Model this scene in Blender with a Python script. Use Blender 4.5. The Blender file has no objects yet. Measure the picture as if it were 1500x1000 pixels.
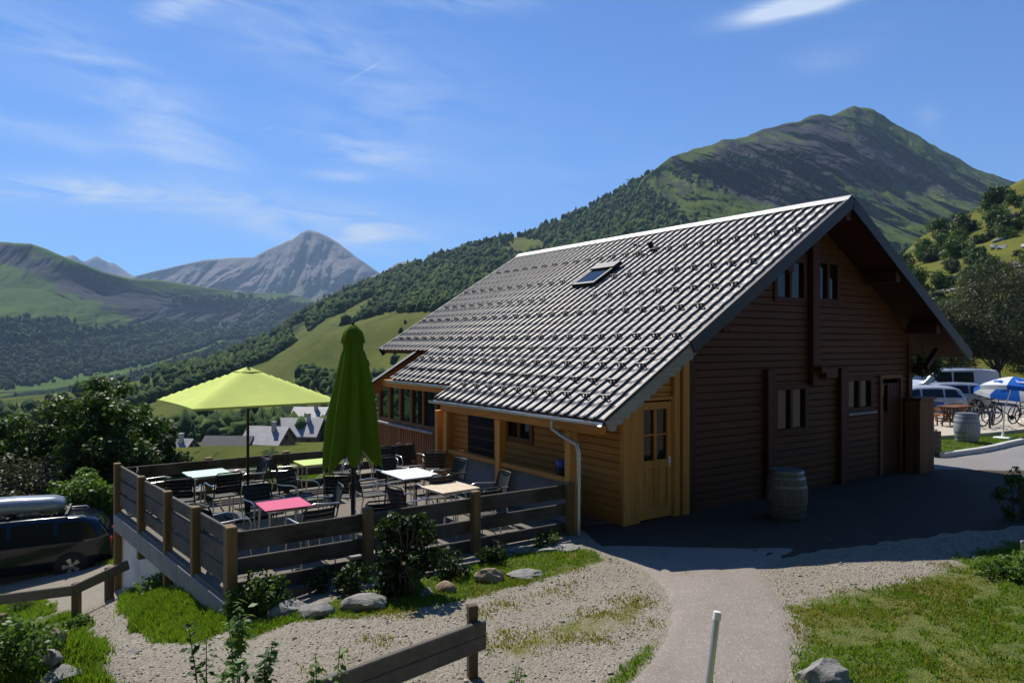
import bpy, bmesh, math, random
import numpy as np
from mathutils import Vector, Matrix

random.seed(7)
RNG = np.random.default_rng(7)
sc = bpy.context.scene
R = math.radians

# ------------------------------------------------------------------ camera, sky, sun, exposure
F_PX, CAM_H = 1060.0, 3.15
cam_d = bpy.data.cameras.new("camera")
cam = bpy.data.objects.new("camera", cam_d)
sc.collection.objects.link(cam)
cam.location = (0, 0, CAM_H)
cam.rotation_euler = (R(90), 0, 0)
cam_d.sensor_width = 36
cam_d.lens = 36 * F_PX / 1500
cam_d.shift_y = 0.002
cam_d.clip_start = 0.1
cam_d.clip_end = 40000
sc.camera = cam

SUN = Vector((-.396, .645, 1.0)).normalized()
SUN_EL = math.asin(SUN.z)
SUN_AZ = math.atan2(SUN.x, SUN.y)          # clockwise from +Y
world = bpy.data.worlds.new("World")
sc.world = world
world.use_nodes = True
wn, wl = world.node_tree.nodes, world.node_tree.links
wn.clear()
wo = wn.new("ShaderNodeOutputWorld")
bg = wn.new("ShaderNodeBackground")
bg.inputs[1].default_value = 0.086
sky = wn.new("ShaderNodeTexSky")
sky.sky_type = 'NISHITA'
sky.sun_disc = False
sky.sun_elevation = SUN_EL
sky.sun_rotation = SUN_AZ
sky.altitude = 1600
sky.air_density = 1.0
sky.dust_density = 0.1
sky.ozone_density = 3.0


def wmath(op, a, b=None, c=None):
    n = wn.new("ShaderNodeMath")
    n.operation = op
    for i, v in enumerate((a, b, c)):
        if v is None:
            continue
        if isinstance(v, (int, float)):
            n.inputs[i].default_value = v
        else:
            wl.new(v, n.inputs[i])
    return n.outputs[0]


# thin cirrus: bands of stretched noise at fixed bearings in the sky
tc = wn.new("ShaderNodeTexCoord")
sp = wn.new("ShaderNodeSeparateXYZ")
wl.new(tc.outputs["Generated"], sp.inputs[0])
DX, DY, DZ = sp.outputs
az = wmath('ARCTAN2', DX, DY)
el = wmath('ARCSINE', DZ)
cmb = wn.new("ShaderNodeCombineXYZ")
wl.new(wmath('ADD', az, wmath('MULTIPLY', el, 0.5)), cmb.inputs[0])
wl.new(wmath('MULTIPLY', wmath('ADD', el, wmath('MULTIPLY', az, 0.06)), 4.2), cmb.inputs[1])
nz = wn.new("ShaderNodeTexNoise")
nz.inputs["Scale"].default_value = 7.0
nz.inputs["Detail"].default_value = 9
nz.inputs["Roughness"].default_value = 0.62
nz.inputs["Distortion"].default_value = 0.7
wl.new(cmb.outputs[0], nz.inputs[0])
fine = nz.outputs[0]


def streak(px, py, rx, ry, tilt, amp, lo=0.36):
    a0, e0 = math.atan2(px - 750, F_PX), math.atan2((503 - py), math.hypot(F_PX, px - 750))
    c, s = math.cos(tilt), math.sin(tilt)
    da, de = wmath('SUBTRACT', az, a0), wmath('SUBTRACT', el, e0)
    u = wmath('DIVIDE', wmath('ADD', wmath('MULTIPLY', da, c), wmath('MULTIPLY', de, s)), rx / F_PX)
    v = wmath('DIVIDE', wmath('ADD', wmath('MULTIPLY', da, -s), wmath('MULTIPLY', de, c)), ry / F_PX)
    g = wmath('EXPONENT', wmath('MULTIPLY', wmath('ADD', wmath('MULTIPLY', u, u), wmath('MULTIPLY', v, v)), -1.0))
    t = wmath('MULTIPLY', wmath('MAXIMUM', wmath('SUBTRACT', fine, lo), 0.0), 3.0)
    return wmath('MULTIPLY', wmath('MULTIPLY', g, t), amp)


tot = None
for args in ((140, 283, 120, 14, 0.04, 0.95), (265, 215, 75, 32, -0.35, .55), (430, 318, 190, 26, -0.10, .75), (545, 222, 90, 22, -0.2, .42),
             (1185, 2, 75, 12, 0.1, 1.6, .28), (265, 8, 45, 14, 0.4, .75), (420, 40, 260, 45, -0.25, .30), (60, 60, 160, 50, -.3, .22),
             (680, 6, 90, 12, 0.0, .45), (500, 258, 40, 7, 0.0, .5), (190, 125, 90, 22, -.3, .26), (50, 195, 110, 14, -.1, .30),
             (560, 160, 90, 26, .1, .22), (1230, 75, 60, 22, .2, .16), (1360, 170, 14, 16, 0, .28), (700, 240, 240, 40, -.1, .12),
             (517, 346, 70, 22, 0.0, .50)):
    s_ = streak(*args)
    tot = s_ if tot is None else wmath('ADD', tot, s_)
for px, py, ln, tl, am in ((532, 106, 30, 0.52, .20), (395, 187, 14, .45, .15), (543, 314, 9, .5, .22)):      # contrails
    s_ = streak(px, py, ln, 1.6, tl, am, 0.2)
    tot = wmath('ADD', tot, s_)
tot = wmath('MINIMUM', wmath('MULTIPLY', tot, 1.35), 0.85)
tint = wn.new("ShaderNodeMix")              # deep, clear mountain blue
tint.data_type = 'RGBA'
tint.blend_type = 'MULTIPLY'
tint.inputs[0].default_value = 1.0
tint.inputs[7].default_value = (.39, .77, 1.22, 1)
wl.new(sky.outputs[0], tint.inputs[6])
mixw = wn.new("ShaderNodeMix")
mixw.data_type = 'RGBA'
wl.new(tot, mixw.inputs[0])
wl.new(tint.outputs[2], mixw.inputs[6])
mixw.inputs[7].default_value = (6.6, 7.4, 8.6, 1)
wl.new(mixw.outputs[2], bg.inputs[0])
wl.new(bg.outputs[0], wo.inputs[0])

sun_d = bpy.data.lights.new("sun", 'SUN')
sun_d.energy = 5.0
sun_d.angle = R(0.5)
sun_d.color = (1.0, 0.935, 0.83)
sun = bpy.data.objects.new("sun", sun_d)
sc.collection.objects.link(sun)
sun.rotation_euler = SUN.to_track_quat('Z', 'Y').to_euler()
sun.location = (-20, 30, 60)

sc.view_settings.view_transform = 'Standard'
sc.view_settings.look = 'None'
sc.view_settings.exposure = 0.48
sc.view_settings.gamma = 1.0
sc.render.engine = 'CYCLES'
sc.cycles.max_bounces = 6
sc.cycles.diffuse_bounces = 3
sc.cycles.glossy_bounces = 3
sc.cycles.transmission_bounces = 4
sc.cycles.transparent_max_bounces = 6
sc.cycles.caustics_reflective = False
sc.cycles.caustics_refractive = False
try:
    sc.cycles.use_denoising = True
    sc.cycles.denoiser = 'OPENIMAGEDENOISE'
except Exception:
    pass

# ------------------------------------------------------------------ helpers
col = sc.collection
P0 = np.array([2.2, 12.74])
GV = np.array([.824, .5666])
LV = np.array([-.5666, .824])
ROT = math.atan2(GV[1], GV[0])


def sl(s, l, z=0.0):
    p = P0 + s * GV + l * LV
    return Vector((p[0], p[1], z))


def obj(name, me, parent=None, loc=None, rz=0.0):
    o = bpy.data.objects.new(name, me)
    col.objects.link(o)
    if parent:
        o.parent = parent
    if loc is not None:
        o.location = loc
    if rz:
        o.rotation_euler = (0, 0, rz)
    return o


def tag(o, label=None, cat=None, group=None, kind=None):
    if label: o['label'] = label
    if cat: o['category'] = cat
    if group: o['group'] = group
    if kind: o['kind'] = kind
    return o


def thing(name, label, cat, loc=(0, 0, 0), rz=0.0, group=None):
    return tag(obj(name, None, None, loc, rz), label, cat, group)


def kids(o):
    return [c for c in o.children]


def copy_tree(o, parent=None):
    ch = kids(o)
    c = o.copy()
    col.objects.link(c)
    if parent:
        c.parent = parent
    for k in ch:
        copy_tree(k, c)
    return c


class MB:
    """collects shapes and links them as ONE mesh object"""
    def __init__(self):
        self.v, self.f, self.m, self.sm = [], [], [], []
        self.mi, self.smooth = 0, False

    def add(self, vs, fs, smooth=None):
        o = len(self.v)
        self.v += [tuple(p) for p in vs]
        for f in fs:
            self.f.append(tuple(i + o for i in f))
            self.m.append(self.mi)
            self.sm.append(self.smooth if smooth is None else smooth)
        return self

    def box(self, x0, x1, y0, y1, z0, z1, M=None):
        vs = [Vector(p) for p in ((x0, y0, z0), (x1, y0, z0), (x1, y1, z0), (x0, y1, z0), (x0, y0, z1), (x1, y0, z1), (x1, y1, z1), (x0, y1, z1))]
        if M is not None:
            vs = [M @ p for p in vs]
        return self.add(vs, [(0, 3, 2, 1), (4, 5, 6, 7), (0, 1, 5, 4), (1, 2, 6, 5), (2, 3, 7, 6), (3, 0, 4, 7)], False)

    def bar(self, a, b, w, h, up=(0, 0, 1)):
        """a beam from a to b, w wide and h high"""
        a, b = Vector(a), Vector(b)
        d = (b - a)
        L = d.length
        d.normalize()
        up = Vector(up)
        x = d.cross(up)
        if x.length < 1e-4:
            x = d.cross(Vector((1, 0, 0)))
        x.normalize()
        y = x.cross(d)
        M = Matrix((x, d, y)).transposed().to_4x4()
        M.translation = a
        return self.box(-w / 2, w / 2, 0, L, -h / 2, h / 2, M)

    def prism(self, poly, d0, d1, axis='y', M=None):
        """poly in the two other axes, pushed from d0 to d1 along the axis"""
        n = len(poly)

        def P(a, b, d):
            p = {'y': (a, d, b), 'x': (d, a, b), 'z': (a, b, d)}[axis]
            p = Vector(p)
            return M @ p if M is not None else p
        vs = [P(a, b, d0) for a, b in poly] + [P(a, b, d1) for a, b in poly]
        fs = [tuple(range(n)), tuple(range(2 * n - 1, n - 1, -1))]
        fs += [(i, i + n, (i + 1) % n + n, (i + 1) % n) for i in range(n)]
        return self.add(vs, fs, False)

    def tube(self, pts, r, n=8, caps=True):
        pts = [Vector(p) for p in pts]
        rs = r if isinstance(r, (list, tuple)) else [r] * len(pts)
        vs, fs = [], []
        ref = None
        for i, p in enumerate(pts):
            d = (pts[min(i + 1, len(pts) - 1)] - pts[max(i - 1, 0)])
            if d.length < 1e-9:
                d = Vector((0, 0, 1))
            d.normalize()
            if ref is None:
                ref = d.cross(Vector((0, 0, 1)))
                if ref.length < .05:
                    ref = d.cross(Vector((1, 0, 0)))
            x = ref - d * ref.dot(d)
            if x.length < 1e-5:
                x = d.orthogonal()
            x.normalize()
            ref = x
            y = d.cross(x)
            for k in range(n):
                t = 2 * math.pi * k / n
                vs.append(p + (x * math.cos(t) + y * math.sin(t)) * rs[i])
        for i in range(len(pts) - 1):
            for k in range(n):
                a, b = i * n + k, i * n + (k + 1) % n
                fs.append((a, b, b + n, a + n))
        if caps:
            fs.append(tuple(range(n - 1, -1, -1)))
            fs.append(tuple((len(pts) - 1) * n + k for k in range(n)))
        return self.add(vs, fs, True)

    def lathe(self, prof, n=24, cx=0, cy=0, wob=None, M=None):
        """prof: (r, z) from bottom to top"""
        vs, fs = [], []
        for j, (r, z) in enumerate(prof):
            for k in range(n):
                t = 2 * math.pi * k / n
                rr = r * (wob(t, j) if wob else 1)
                p = Vector((cx + rr * math.cos(t), cy + rr * math.sin(t), z))
                vs.append(M @ p if M is not None else p)
        for j in range(len(prof) - 1):
            for k in range(n):
                a, b = j * n + k, j * n + (k + 1) % n
                fs.append((a, b, b + n, a + n))
        fs.append(tuple(range(n - 1, -1, -1)))
        fs.append(tuple((len(prof) - 1) * n + k for k in range(n)))
        return self.add(vs, fs, True)

    def build(self, name, mats, parent=None, loc=None, rz=0.0, bevel=0, seg=1):
        me = bpy.data.meshes.new(name)
        me.from_pydata(self.v, [], self.f)
        for m in (mats if isinstance(mats, (list, tuple)) else [mats]):
            me.materials.append(m)
        me.polygons.foreach_set("material_index", self.m)
        me.polygons.foreach_set("use_smooth", self.sm)
        if any(self.sm):
            try:
                me.set_sharp_from_angle(angle=R(48))
            except Exception:
                pass
        me.update()
        o = obj(name, me, parent, loc, rz)
        if bevel:
            b = o.modifiers.new("bevel", 'BEVEL')
            b.width, b.segments, b.limit_method = bevel, seg, 'ANGLE'
        return o


def np_mesh(name, V, Fc, mat, parent=None, smooth=False, k=None, attrs=None):
    """V (n,3), Fc (m,k) face corner indices"""
    V = np.ascontiguousarray(V, dtype=np.float32)
    Fc = np.ascontiguousarray(Fc, dtype=np.int32)
    k = Fc.shape[1]
    me = bpy.data.meshes.new(name)
    me.vertices.add(len(V))
    me.vertices.foreach_set("co", V.ravel())
    me.loops.add(Fc.size)
    me.loops.foreach_set("vertex_index", Fc.ravel())
    me.polygons.add(len(Fc))
    me.polygons.foreach_set("loop_start", np.arange(0, Fc.size, k, dtype=np.int32))
    me.polygons.foreach_set("loop_total", np.full(len(Fc), k, dtype=np.int32))
    if smooth:
        me.polygons.foreach_set("use_smooth", np.ones(len(Fc), dtype=bool))
    for an, av in (attrs or {}).items():
        at = me.attributes.new(an, 'FLOAT', 'POINT')
        at.data.foreach_set("value", np.ascontiguousarray(av, dtype=np.float32).ravel())
    for m in (mat if isinstance(mat, (list, tuple)) else [mat]):
        me.materials.append(m)
    me.update()
    me.validate()
    return obj(name, me, parent)


def grid_faces(nu, nv):
    i = np.arange(nu - 1)[:, None] * nv + np.arange(nv - 1)[None, :]
    i = i.ravel()
    return np.stack([i, i + nv, i + nv + 1, i + 1], 1)


def _hash(ix, iy, seed):
    h = (ix.astype(np.int64) * 374761393 + iy.astype(np.int64) * 668265263 + seed * 1442695041) & 0xffffffff
    h = ((h ^ (h >> 13)) * 1274126177) & 0xffffffff
    h = h ^ (h >> 16)
    return (h & 0xffff) / 65535.0


def vnoise(x, y, seed=0):
    x, y = np.asarray(x, float), np.asarray(y, float)
    ix, iy = np.floor(x), np.floor(y)
    fx, fy = x - ix, y - iy
    fx, fy = fx ** 3 * (fx * (fx * 6 - 15) + 10), fy ** 3 * (fy * (fy * 6 - 15) + 10)
    ix, iy = ix.astype(np.int64), iy.astype(np.int64)
    a, b = _hash(ix, iy, seed), _hash(ix + 1, iy, seed)
    c, d = _hash(ix, iy + 1, seed), _hash(ix + 1, iy + 1, seed)
    return ((a * (1 - fx) + b * fx) * (1 - fy) + (c * (1 - fx) + d * fx) * fy) * 2 - 1


def fbm(x, y, o=5, seed=0, ridged=False, gain=.5):
    t, a, n = 0, 1.0, 0
    for i in range(o):
        v = vnoise(x, y, seed + i * 17)
        if ridged:
            v = 1 - 2 * np.abs(v)
        t = t + a * v
        n += a
        x, y, a = x * 2.03 + 11.3, y * 2.03 - 7.7, a * gain
    return t / n


def sstep(a, b, x):
    t = np.clip((np.asarray(x, float) - a) / (b - a), 0, 1)
    return t * t * (3 - 2 * t)


# ------------------------------------------------------------------ materials
def nodes(name):
    m = bpy.data.materials.new(name)
    m.use_nodes = True
    nt = m.node_tree
    b = nt.nodes["Principled BSDF"]
    return m, nt, b


def setp(b, **kw):
    for k, v in kw.items():
        if k in b.inputs:
            b.inputs[k].default_value = v


def ramp(nt, src, stops):
    r = nt.nodes.new("ShaderNodeValToRGB")
    while len(r.color_ramp.elements) < len(stops):
        r.color_ramp.elements.new(0.5)
    for e, (p, c) in zip(r.color_ramp.elements, stops):
        e.position = p
        e.color = (*c, 1) if len(c) == 3 else c
    nt.links.new(src, r.inputs[0])
    return r.outputs[0]


def noise(nt, scale, detail=4, rough=.55, vec=None, dist=0.0):
    n = nt.nodes.new("ShaderNodeTexNoise")
    n.inputs["Scale"].default_value = scale
    n.inputs["Detail"].default_value = detail
    n.inputs["Roughness"].default_value = rough
    n.inputs["Distortion"].default_value = dist
    if vec is not None:
        nt.links.new(vec, n.inputs["Vector"])
    return n.outputs[0]


def coords(nt, scale=(1, 1, 1), kind="Object", rot=(0, 0, 0)):
    t = nt.nodes.new("ShaderNodeTexCoord")
    mp = nt.nodes.new("ShaderNodeMapping")
    mp.inputs["Scale"].default_value = scale
    mp.inputs["Rotation"].default_value = rot
    nt.links.new(t.outputs[kind], mp.inputs[0])
    return mp.outputs[0]


def bump(nt, b, h, strength=.4, dist=.01):
    n = nt.nodes.new("ShaderNodeBump")
    n.inputs["Strength"].default_value = strength
    n.inputs["Distance"].default_value = dist
    nt.links.new(h, n.inputs["Height"])
    nt.links.new(n.outputs[0], b.inputs["Normal"])


def mix(nt, f, a, b, mode='MIX'):
    n = nt.nodes.new("ShaderNodeMix")
    n.data_type = 'RGBA'
    n.blend_type = mode
    for i, v in ((0, f), (6, a), (7, b)):
        if isinstance(v, (int, float)):
            n.inputs[i].default_value = v
        elif isinstance(v, tuple):
            n.inputs[i].default_value = (*v, 1) if len(v) == 3 else v
        else:
            nt.links.new(v, n.inputs[i])
    return n.outputs[2]


def vmath(nt, op, a, b=None):
    n = nt.nodes.new("ShaderNodeMath")
    n.operation = op
    for i, v in enumerate((a, b)):
        if v is None: continue
        if isinstance(v, (int, float)): n.inputs[i].default_value = v
        else: nt.links.new(v, n.inputs[i])
    return n.outputs[0]


def attr(nt, name):
    n = nt.nodes.new("ShaderNodeAttribute")
    n.attribute_name = name
    return n.outputs["Fac"]


def plain(name, c, rough=.6, metal=0.0, var=.18, scale=6.0, bumpy=0.0, spec=.5, kind="Object"):
    m, nt, b = nodes(name)
    v = coords(nt, kind=kind)
    n = noise(nt, scale, 5, .6, v)
    lo, hi = tuple(x * (1 - var) for x in c), tuple(min(1, x * (1 + var)) for x in c)
    nt.links.new(ramp(nt, n, [(.3, lo), (.7, hi)]), b.inputs["Base Color"])
    setp(b, Roughness=rough, Metallic=metal)
    setp(b, **{"Specular IOR Level": spec})
    if bumpy:
        bump(nt, b, noise(nt, scale * 4, 6, .6, v), bumpy, .02)
    return m


def wood(name, c1, c2, axis=0, rough=.65, weather=None, k=1.0):
    """grain runs along the axis; knots and streaks"""
    m, nt, b = nodes(name)
    s = [14.0 * k] * 3
    s[axis] = .9 * k
    v = coords(nt, tuple(s))
    g = noise(nt, 1.0, 8, .65, v, .8)
    s2 = [3.0] * 3
    s2[axis] = .25
    big = noise(nt, 1.0, 3, .5, coords(nt, tuple(s2)))
    c = ramp(nt, g, [(.28, c1), (.72, c2)])
    c = mix(nt, vmath(nt, 'MULTIPLY', vmath(nt, 'SUBTRACT', big, .35), 1.3), c, tuple(x * .62 for x in c1))
    vo = nt.nodes.new("ShaderNodeTexVoronoi")
    s3 = [5.0] * 3
    s3[axis] = 1.6
    nt.links.new(coords(nt, tuple(s3)), vo.inputs["Vector"])
    kn = ramp(nt, vo.outputs["Distance"], [(.05, (1, 1, 1)), (.11, (0, 0, 0))])
    c = mix(nt, vmath(nt, 'MULTIPLY', kn, .6), c, tuple(x * .3 for x in c1))
    if weather:
        w = noise(nt, 2.2, 5, .6, coords(nt))
        c = mix(nt, ramp(nt, w, [(.42, (0, 0, 0)), (.62, (1, 1, 1))]), c, weather)
    nt.links.new(c, b.inputs["Base Color"])
    setp(b, Roughness=rough)
    setp(b, **{"Specular IOR Level": .3})
    bump(nt, b, g, .35, .006)
    return m


def leafmat(name, c1, c2, trans=.35, scale=1.2, rough=.5):
    m, nt, b = nodes(name)
    n = noise(nt, scale, 3, .6, coords(nt, kind="Object"))
    oi = nt.nodes.new("ShaderNodeNewGeometry")
    rnd = oi.outputs["Random Per Island"]
    c = mix(nt, rnd, ramp(nt, n, [(.3, c1), (.7, c2)]), tuple(x * 1.25 for x in c2))
    c = mix(nt, .5, c, ramp(nt, n, [(.3, c1), (.7, c2)]))
    nt.links.new(c, b.inputs["Base Color"])
    setp(b, Roughness=rough)
    setp(b, **{"Specular IOR Level": .25})
    tr = nt.nodes.new("ShaderNodeBsdfTranslucent")
    nt.links.new(mix(nt, 1.0, c, (1.25, 1.25, .55), 'MULTIPLY'), tr.inputs[0])
    ms = nt.nodes.new("ShaderNodeMixShader")
    ms.inputs[0].default_value = trans
    out = nt.nodes["Material Output"]
    nt.links.new(b.outputs[0], ms.inputs[1])
    nt.links.new(tr.outputs[0], ms.inputs[2])
    nt.links.new(ms.outputs[0], out.inputs[0])
    return m


def cloth(name, c, trans=.3):
    m, nt, b = nodes(name)
    n = noise(nt, 3.0, 4, .6, coords(nt))
    cc = ramp(nt, n, [(.3, tuple(x * .9 for x in c)), (.7, c)])
    nt.links.new(cc, b.inputs["Base Color"])
    setp(b, Roughness=.85)
    setp(b, **{"Specular IOR Level": .15})
    tr = nt.nodes.new("ShaderNodeBsdfTranslucent")
    nt.links.new(cc, tr.inputs[0])
    ms = nt.nodes.new("ShaderNodeMixShader")
    ms.inputs[0].default_value = trans
    nt.links.new(b.outputs[0], ms.inputs[1])
    nt.links.new(tr.outputs[0], ms.inputs[2])
    nt.links.new(ms.outputs[0], nt.nodes["Material Output"].inputs[0])
    w = noise(nt, 260, 2, .5, coords(nt))
    bump(nt, b, w, .08, .002)
    return m


def glassy(name, c=(.012, .014, .016), rough=.04, spec=.8):
    m, nt, b = nodes(name)
    setp(b, Roughness=rough)
    b.inputs["Base Color"].default_value = (*c, 1)
    setp(b, **{"Specular IOR Level": spec})
    bump(nt, b, noise(nt, 1.3, 2, .5, coords(nt)), .05, .02)
    return m


M = {}
M['log_x'] = wood("dark_stained_pine_s", (.070, .021, .0028), (.130, .044, .0058), 0)
M['log_y'] = wood("dark_stained_pine_l", (.070, .021, .0028), (.130, .044, .0058), 1)
M['log_z'] = wood("dark_stained_pine_z", (.052, .0125, .002), (.095, .025, .0035), 2)
M['pine_x'] = wood("honey_pine_s", (.47, .175, .030), (.68, .30, .060), 0)
M['pine_y'] = wood("honey_pine_l", (.47, .175, .030), (.68, .30, .060), 1)
M['pine_z'] = wood("honey_pine_z", (.52, .205, .038), (.76, .36, .085), 2)
M['orange_x'] = wood("orange_larch_s", (.33, .12, .028), (.47, .19, .05), 0)
M['orange_z'] = wood("orange_larch_z", (.17, .065, .018), (.27, .105, .03), 2)
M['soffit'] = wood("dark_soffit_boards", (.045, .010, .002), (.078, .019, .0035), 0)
M['barge'] = wood("weathered_grey_board", (.26, .24, .22), (.42, .40, .37), 0, .8)
M['fence_x'] = wood("weathered_fence_s", (.022, .018, .015), (.110, .090, .072), 0, .8, (.10, .088, .078))
M['fence_y'] = wood("weathered_fence_l", (.028, .026, .026), (.130, .118, .108), 1, .8, (.10, .092, .086))
M['fence_z'] = wood("brown_fence_post", (.16, .10, .045), (.27, .175, .08), 2, .75)
M['top_rail_x'] = wood("silvered_rail_s", (.20, .185, .165), (.40, .375, .34), 0, .75)
M['top_rail_y'] = wood("silvered_rail_l", (.20, .185, .165), (.40, .375, .34), 1, .75)
M['oldrail'] = wood("old_grey_rail", (.075, .066, .058), (.17, .15, .128), 0, .85, (.13, .116, .10))
M['oldpost'] = wood("old_grey_post", (.085, .062, .042), (.17, .125, .08), 2, .85)
M['gutter'] = plain("zinc_gutter", (.52, .53, .53), .35, .8, .12, 4)
M['trim_dark'] = plain("dark_roof_flashing", (.022, .022, .024), .5, .3, .2, 5)
M['alu'] = plain("brushed_aluminium", (.70, .70, .69), .28, .95, .08, 9)
M['weave'] = plain("black_weave", (.012, .012, .013), .65, 0, .4, 60, .3)
M['dark_metal'] = plain("dark_metal", (.03, .03, .033), .45, .6, .2, 6)
M['white_top'] = plain("white_table_laminate", (.76, .78, .76), .35, 0, .05, 3)
M['cream_top'] = plain("pale_wood_laminate", (.60, .50, .36), .45, 0, .10, 7)
M['pink_top'] = plain("crimson_table_laminate", (.56, .035, .14), .4, 0, .08, 4)
M['mint_top'] = plain("pale_mint_laminate", (.55, .75, .66), .35, 0, .05, 4)
M['lime_top'] = plain("lime_laminate", (.50, .62, .10), .4, 0, .05, 4)
M['white'] = plain("white_paint", (.75, .75, .74), .45, 0, .06, 4)
M['render'] = plain("white_render_wall", (.66, .65, .62), .9, 0, .10, 1.6, .25)
M['concrete'] = plain("grey_concrete", (.24, .235, .23), .9, 0, .2, 2.2, .4)
M['deck'] = None
M['panel'] = plain("blue_grey_panel", (.16, .18, .22), .8, 0, .15, 3, .2)
M['glass'] = glassy("window_glass", spec=.35)
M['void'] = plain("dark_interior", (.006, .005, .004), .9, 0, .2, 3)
M['lime_cloth'] = cloth("lime_parasol_cloth", (.66, .77, .20), .18)
M['green_cloth'] = cloth("green_parasol_cloth", (.150, .250, .018), .42)
M['blue_cloth'] = cloth("blue_parasol_cloth", (.02, .13, .55), .25)
M['white_cloth'] = cloth("white_parasol_cloth", (.75, .78, .82), .25)
M['blue_pot'] = plain("blue_enamel", (.03, .09, .55), .35, 0, .1, 4)
M['rubber'] = plain("tyre_rubber", (.014, .014, .014), .8, 0, .25, 12)
M['rim'] = plain("alloy_rim", (.55, .56, .58), .3, .9, .08, 8)
M['navy'] = plain("navy_car_paint", (.006, .009, .024), .13, .25, .1, 2, 0, .7)
M['silver'] = plain("silver_car_paint", (.36, .38, .42), .3, .6, .06, 2)
M['van'] = plain("pale_van_paint", (.42, .45, .50), .3, .2, .06, 2)
M['carblue'] = plain("blue_car_graphics", (.02, .08, .42), .3, 0, .08, 3)
M['boxgrey'] = plain("blue_grey_roof_box_shell", (.22, .27, .33), .26, .2, .08, 3)
M['lamp_red'] = plain("red_lamp_lens", (.30, .012, .01), .2, 0, .1, 6)
M['lamp_clear'] = plain("clear_lamp_lens", (.6, .62, .65), .12, .3, .06, 6)
M['brown'] = plain("brown_stained_box", (.045, .022, .014), .7, 0, .3, 5, .2)
M['bark'] = plain("bark", (.085, .066, .05), .9, 0, .35, 9, .6)
M['stem'] = plain("green_brown_stem", (.07, .075, .03), .8, 0, .3, 12)
M['red'] = plain("red_paint", (.45, .03, .02), .45, 0, .1, 6)
M['orange'] = plain("orange_paint", (.55, .22, .03), .5, 0, .1, 6)


def barrel_mat(name, a, b_):
    m, nt, b = nodes(name)
    t = nt.nodes.new("ShaderNodeTexCoord")
    g = nt.nodes.new("ShaderNodeTexGradient")
    g.gradient_type = 'RADIAL'
    nt.links.new(t.outputs["Object"], g.inputs[0])
    st = vmath(nt, 'FRACT', vmath(nt, 'MULTIPLY', g.outputs[1], 22.0))
    gr = noise(nt, 1.0, 6, .6, coords(nt, (30, 30, 2.0)))
    c = ramp(nt, gr, [(.3, a), (.7, b_)])
    gap = ramp(nt, st, [(.0, (0, 0, 0)), (.06, (1, 1, 1)), (.94, (1, 1, 1)), (1.0, (0, 0, 0))])
    c = mix(nt, gap, tuple(x * .25 for x in a), c)
    nt.links.new(c, b.inputs["Base Color"])
    setp(b, Roughness=.8)
    bump(nt, b, gap, .5, .01)
    return m


M['barrel'] = barrel_mat("oak_barrel", (.11, .088, .066), (.20, .165, .125))
M['barrel_grey'] = barrel_mat("weathered_barrel", (.20, .22, .24), (.33, .36, .39))


def roof_mat():
    m, nt, b = nodes("grey_tile_sheet")
    n = noise(nt, .7, 6, .65, coords(nt))
    n2 = noise(nt, 22, 4, .6, coords(nt))
    c = ramp(nt, n, [(.3, (.080, .078, .079)), (.7, (.148, .145, .147))])
    c = mix(nt, ramp(nt, n2, [(.45, (0, 0, 0)), (.75, (1, 1, 1))]), c, (.11, .105, .098))
    nt.links.new(c, b.inputs["Base Color"])
    nt.links.new(ramp(nt, n, [(.2, (.42,) * 3), (.8, (.58,) * 3)]), b.inputs["Roughness"])
    st = noise(nt, 1.0, 6, .7, coords(nt, (.5, 7, .5)))
    c2 = mix(nt, ramp(nt, st, [(.48, (0, 0, 0)), (.72, (.55, .55, .55))]), c, (.055, .05, .045))
    nt.links.new(c2, b.inputs["Base Color"])
    setp(b, Metallic=.30)
    bump(nt, b, noise(nt, 60, 3, .6, coords(nt)), .06, .004)
    return m


M['roof'] = roof_mat()
M['ridge'] = plain("ridge_sheet", (.26, .26, .265), .5, .3, .15, 2)


def rock_mat(name, a, b_, c_=None):
    m, nt, b = nodes(name)
    v = coords(nt)
    n = noise(nt, 2.2, 8, .65, v, .4)
    c = ramp(nt, n, [(.3, a), (.55, b_), (.75, c_ or b_)])
    nt.links.new(c, b.inputs["Base Color"])
    setp(b, Roughness=.9)
    bump(nt, b, noise(nt, 9, 8, .7, v), .7, .05)
    return m


M['rock'] = rock_mat("pale_grey_rock", (.15, .145, .135), (.30, .29, .27), (.38, .365, .34))
M['rock_tan'] = rock_mat("tan_rock", (.22, .16, .10), (.35, .27, .19), (.40, .35, .29))
M['boulder'] = rock_mat("hillside_boulder", (.16, .16, .15), (.32, .31, .29), (.40, .39, .37))

M['leaf_dark'] = leafmat("dark_leaves", (.011, .024, .005), (.030, .058, .011), .30)
M['leaf_mid'] = leafmat("mid_leaves", (.024, .055, .008), (.062, .118, .019), .36)
M['leaf_bright'] = leafmat("bright_leaves", (.055, .115, .018), (.105, .19, .034), .42)
M['leaf_grey'] = leafmat("grey_green_leaves", (.035, .044, .024), (.075, .088, .048), .25)
M['grass'] = leafmat("grass_blades", (.085, .160, .016), (.160, .255, .030), .40, .6)
M['grass_dry'] = leafmat("yellowing_grass", (.165, .180, .030), (.27, .255, .060), .34, .6)


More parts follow.
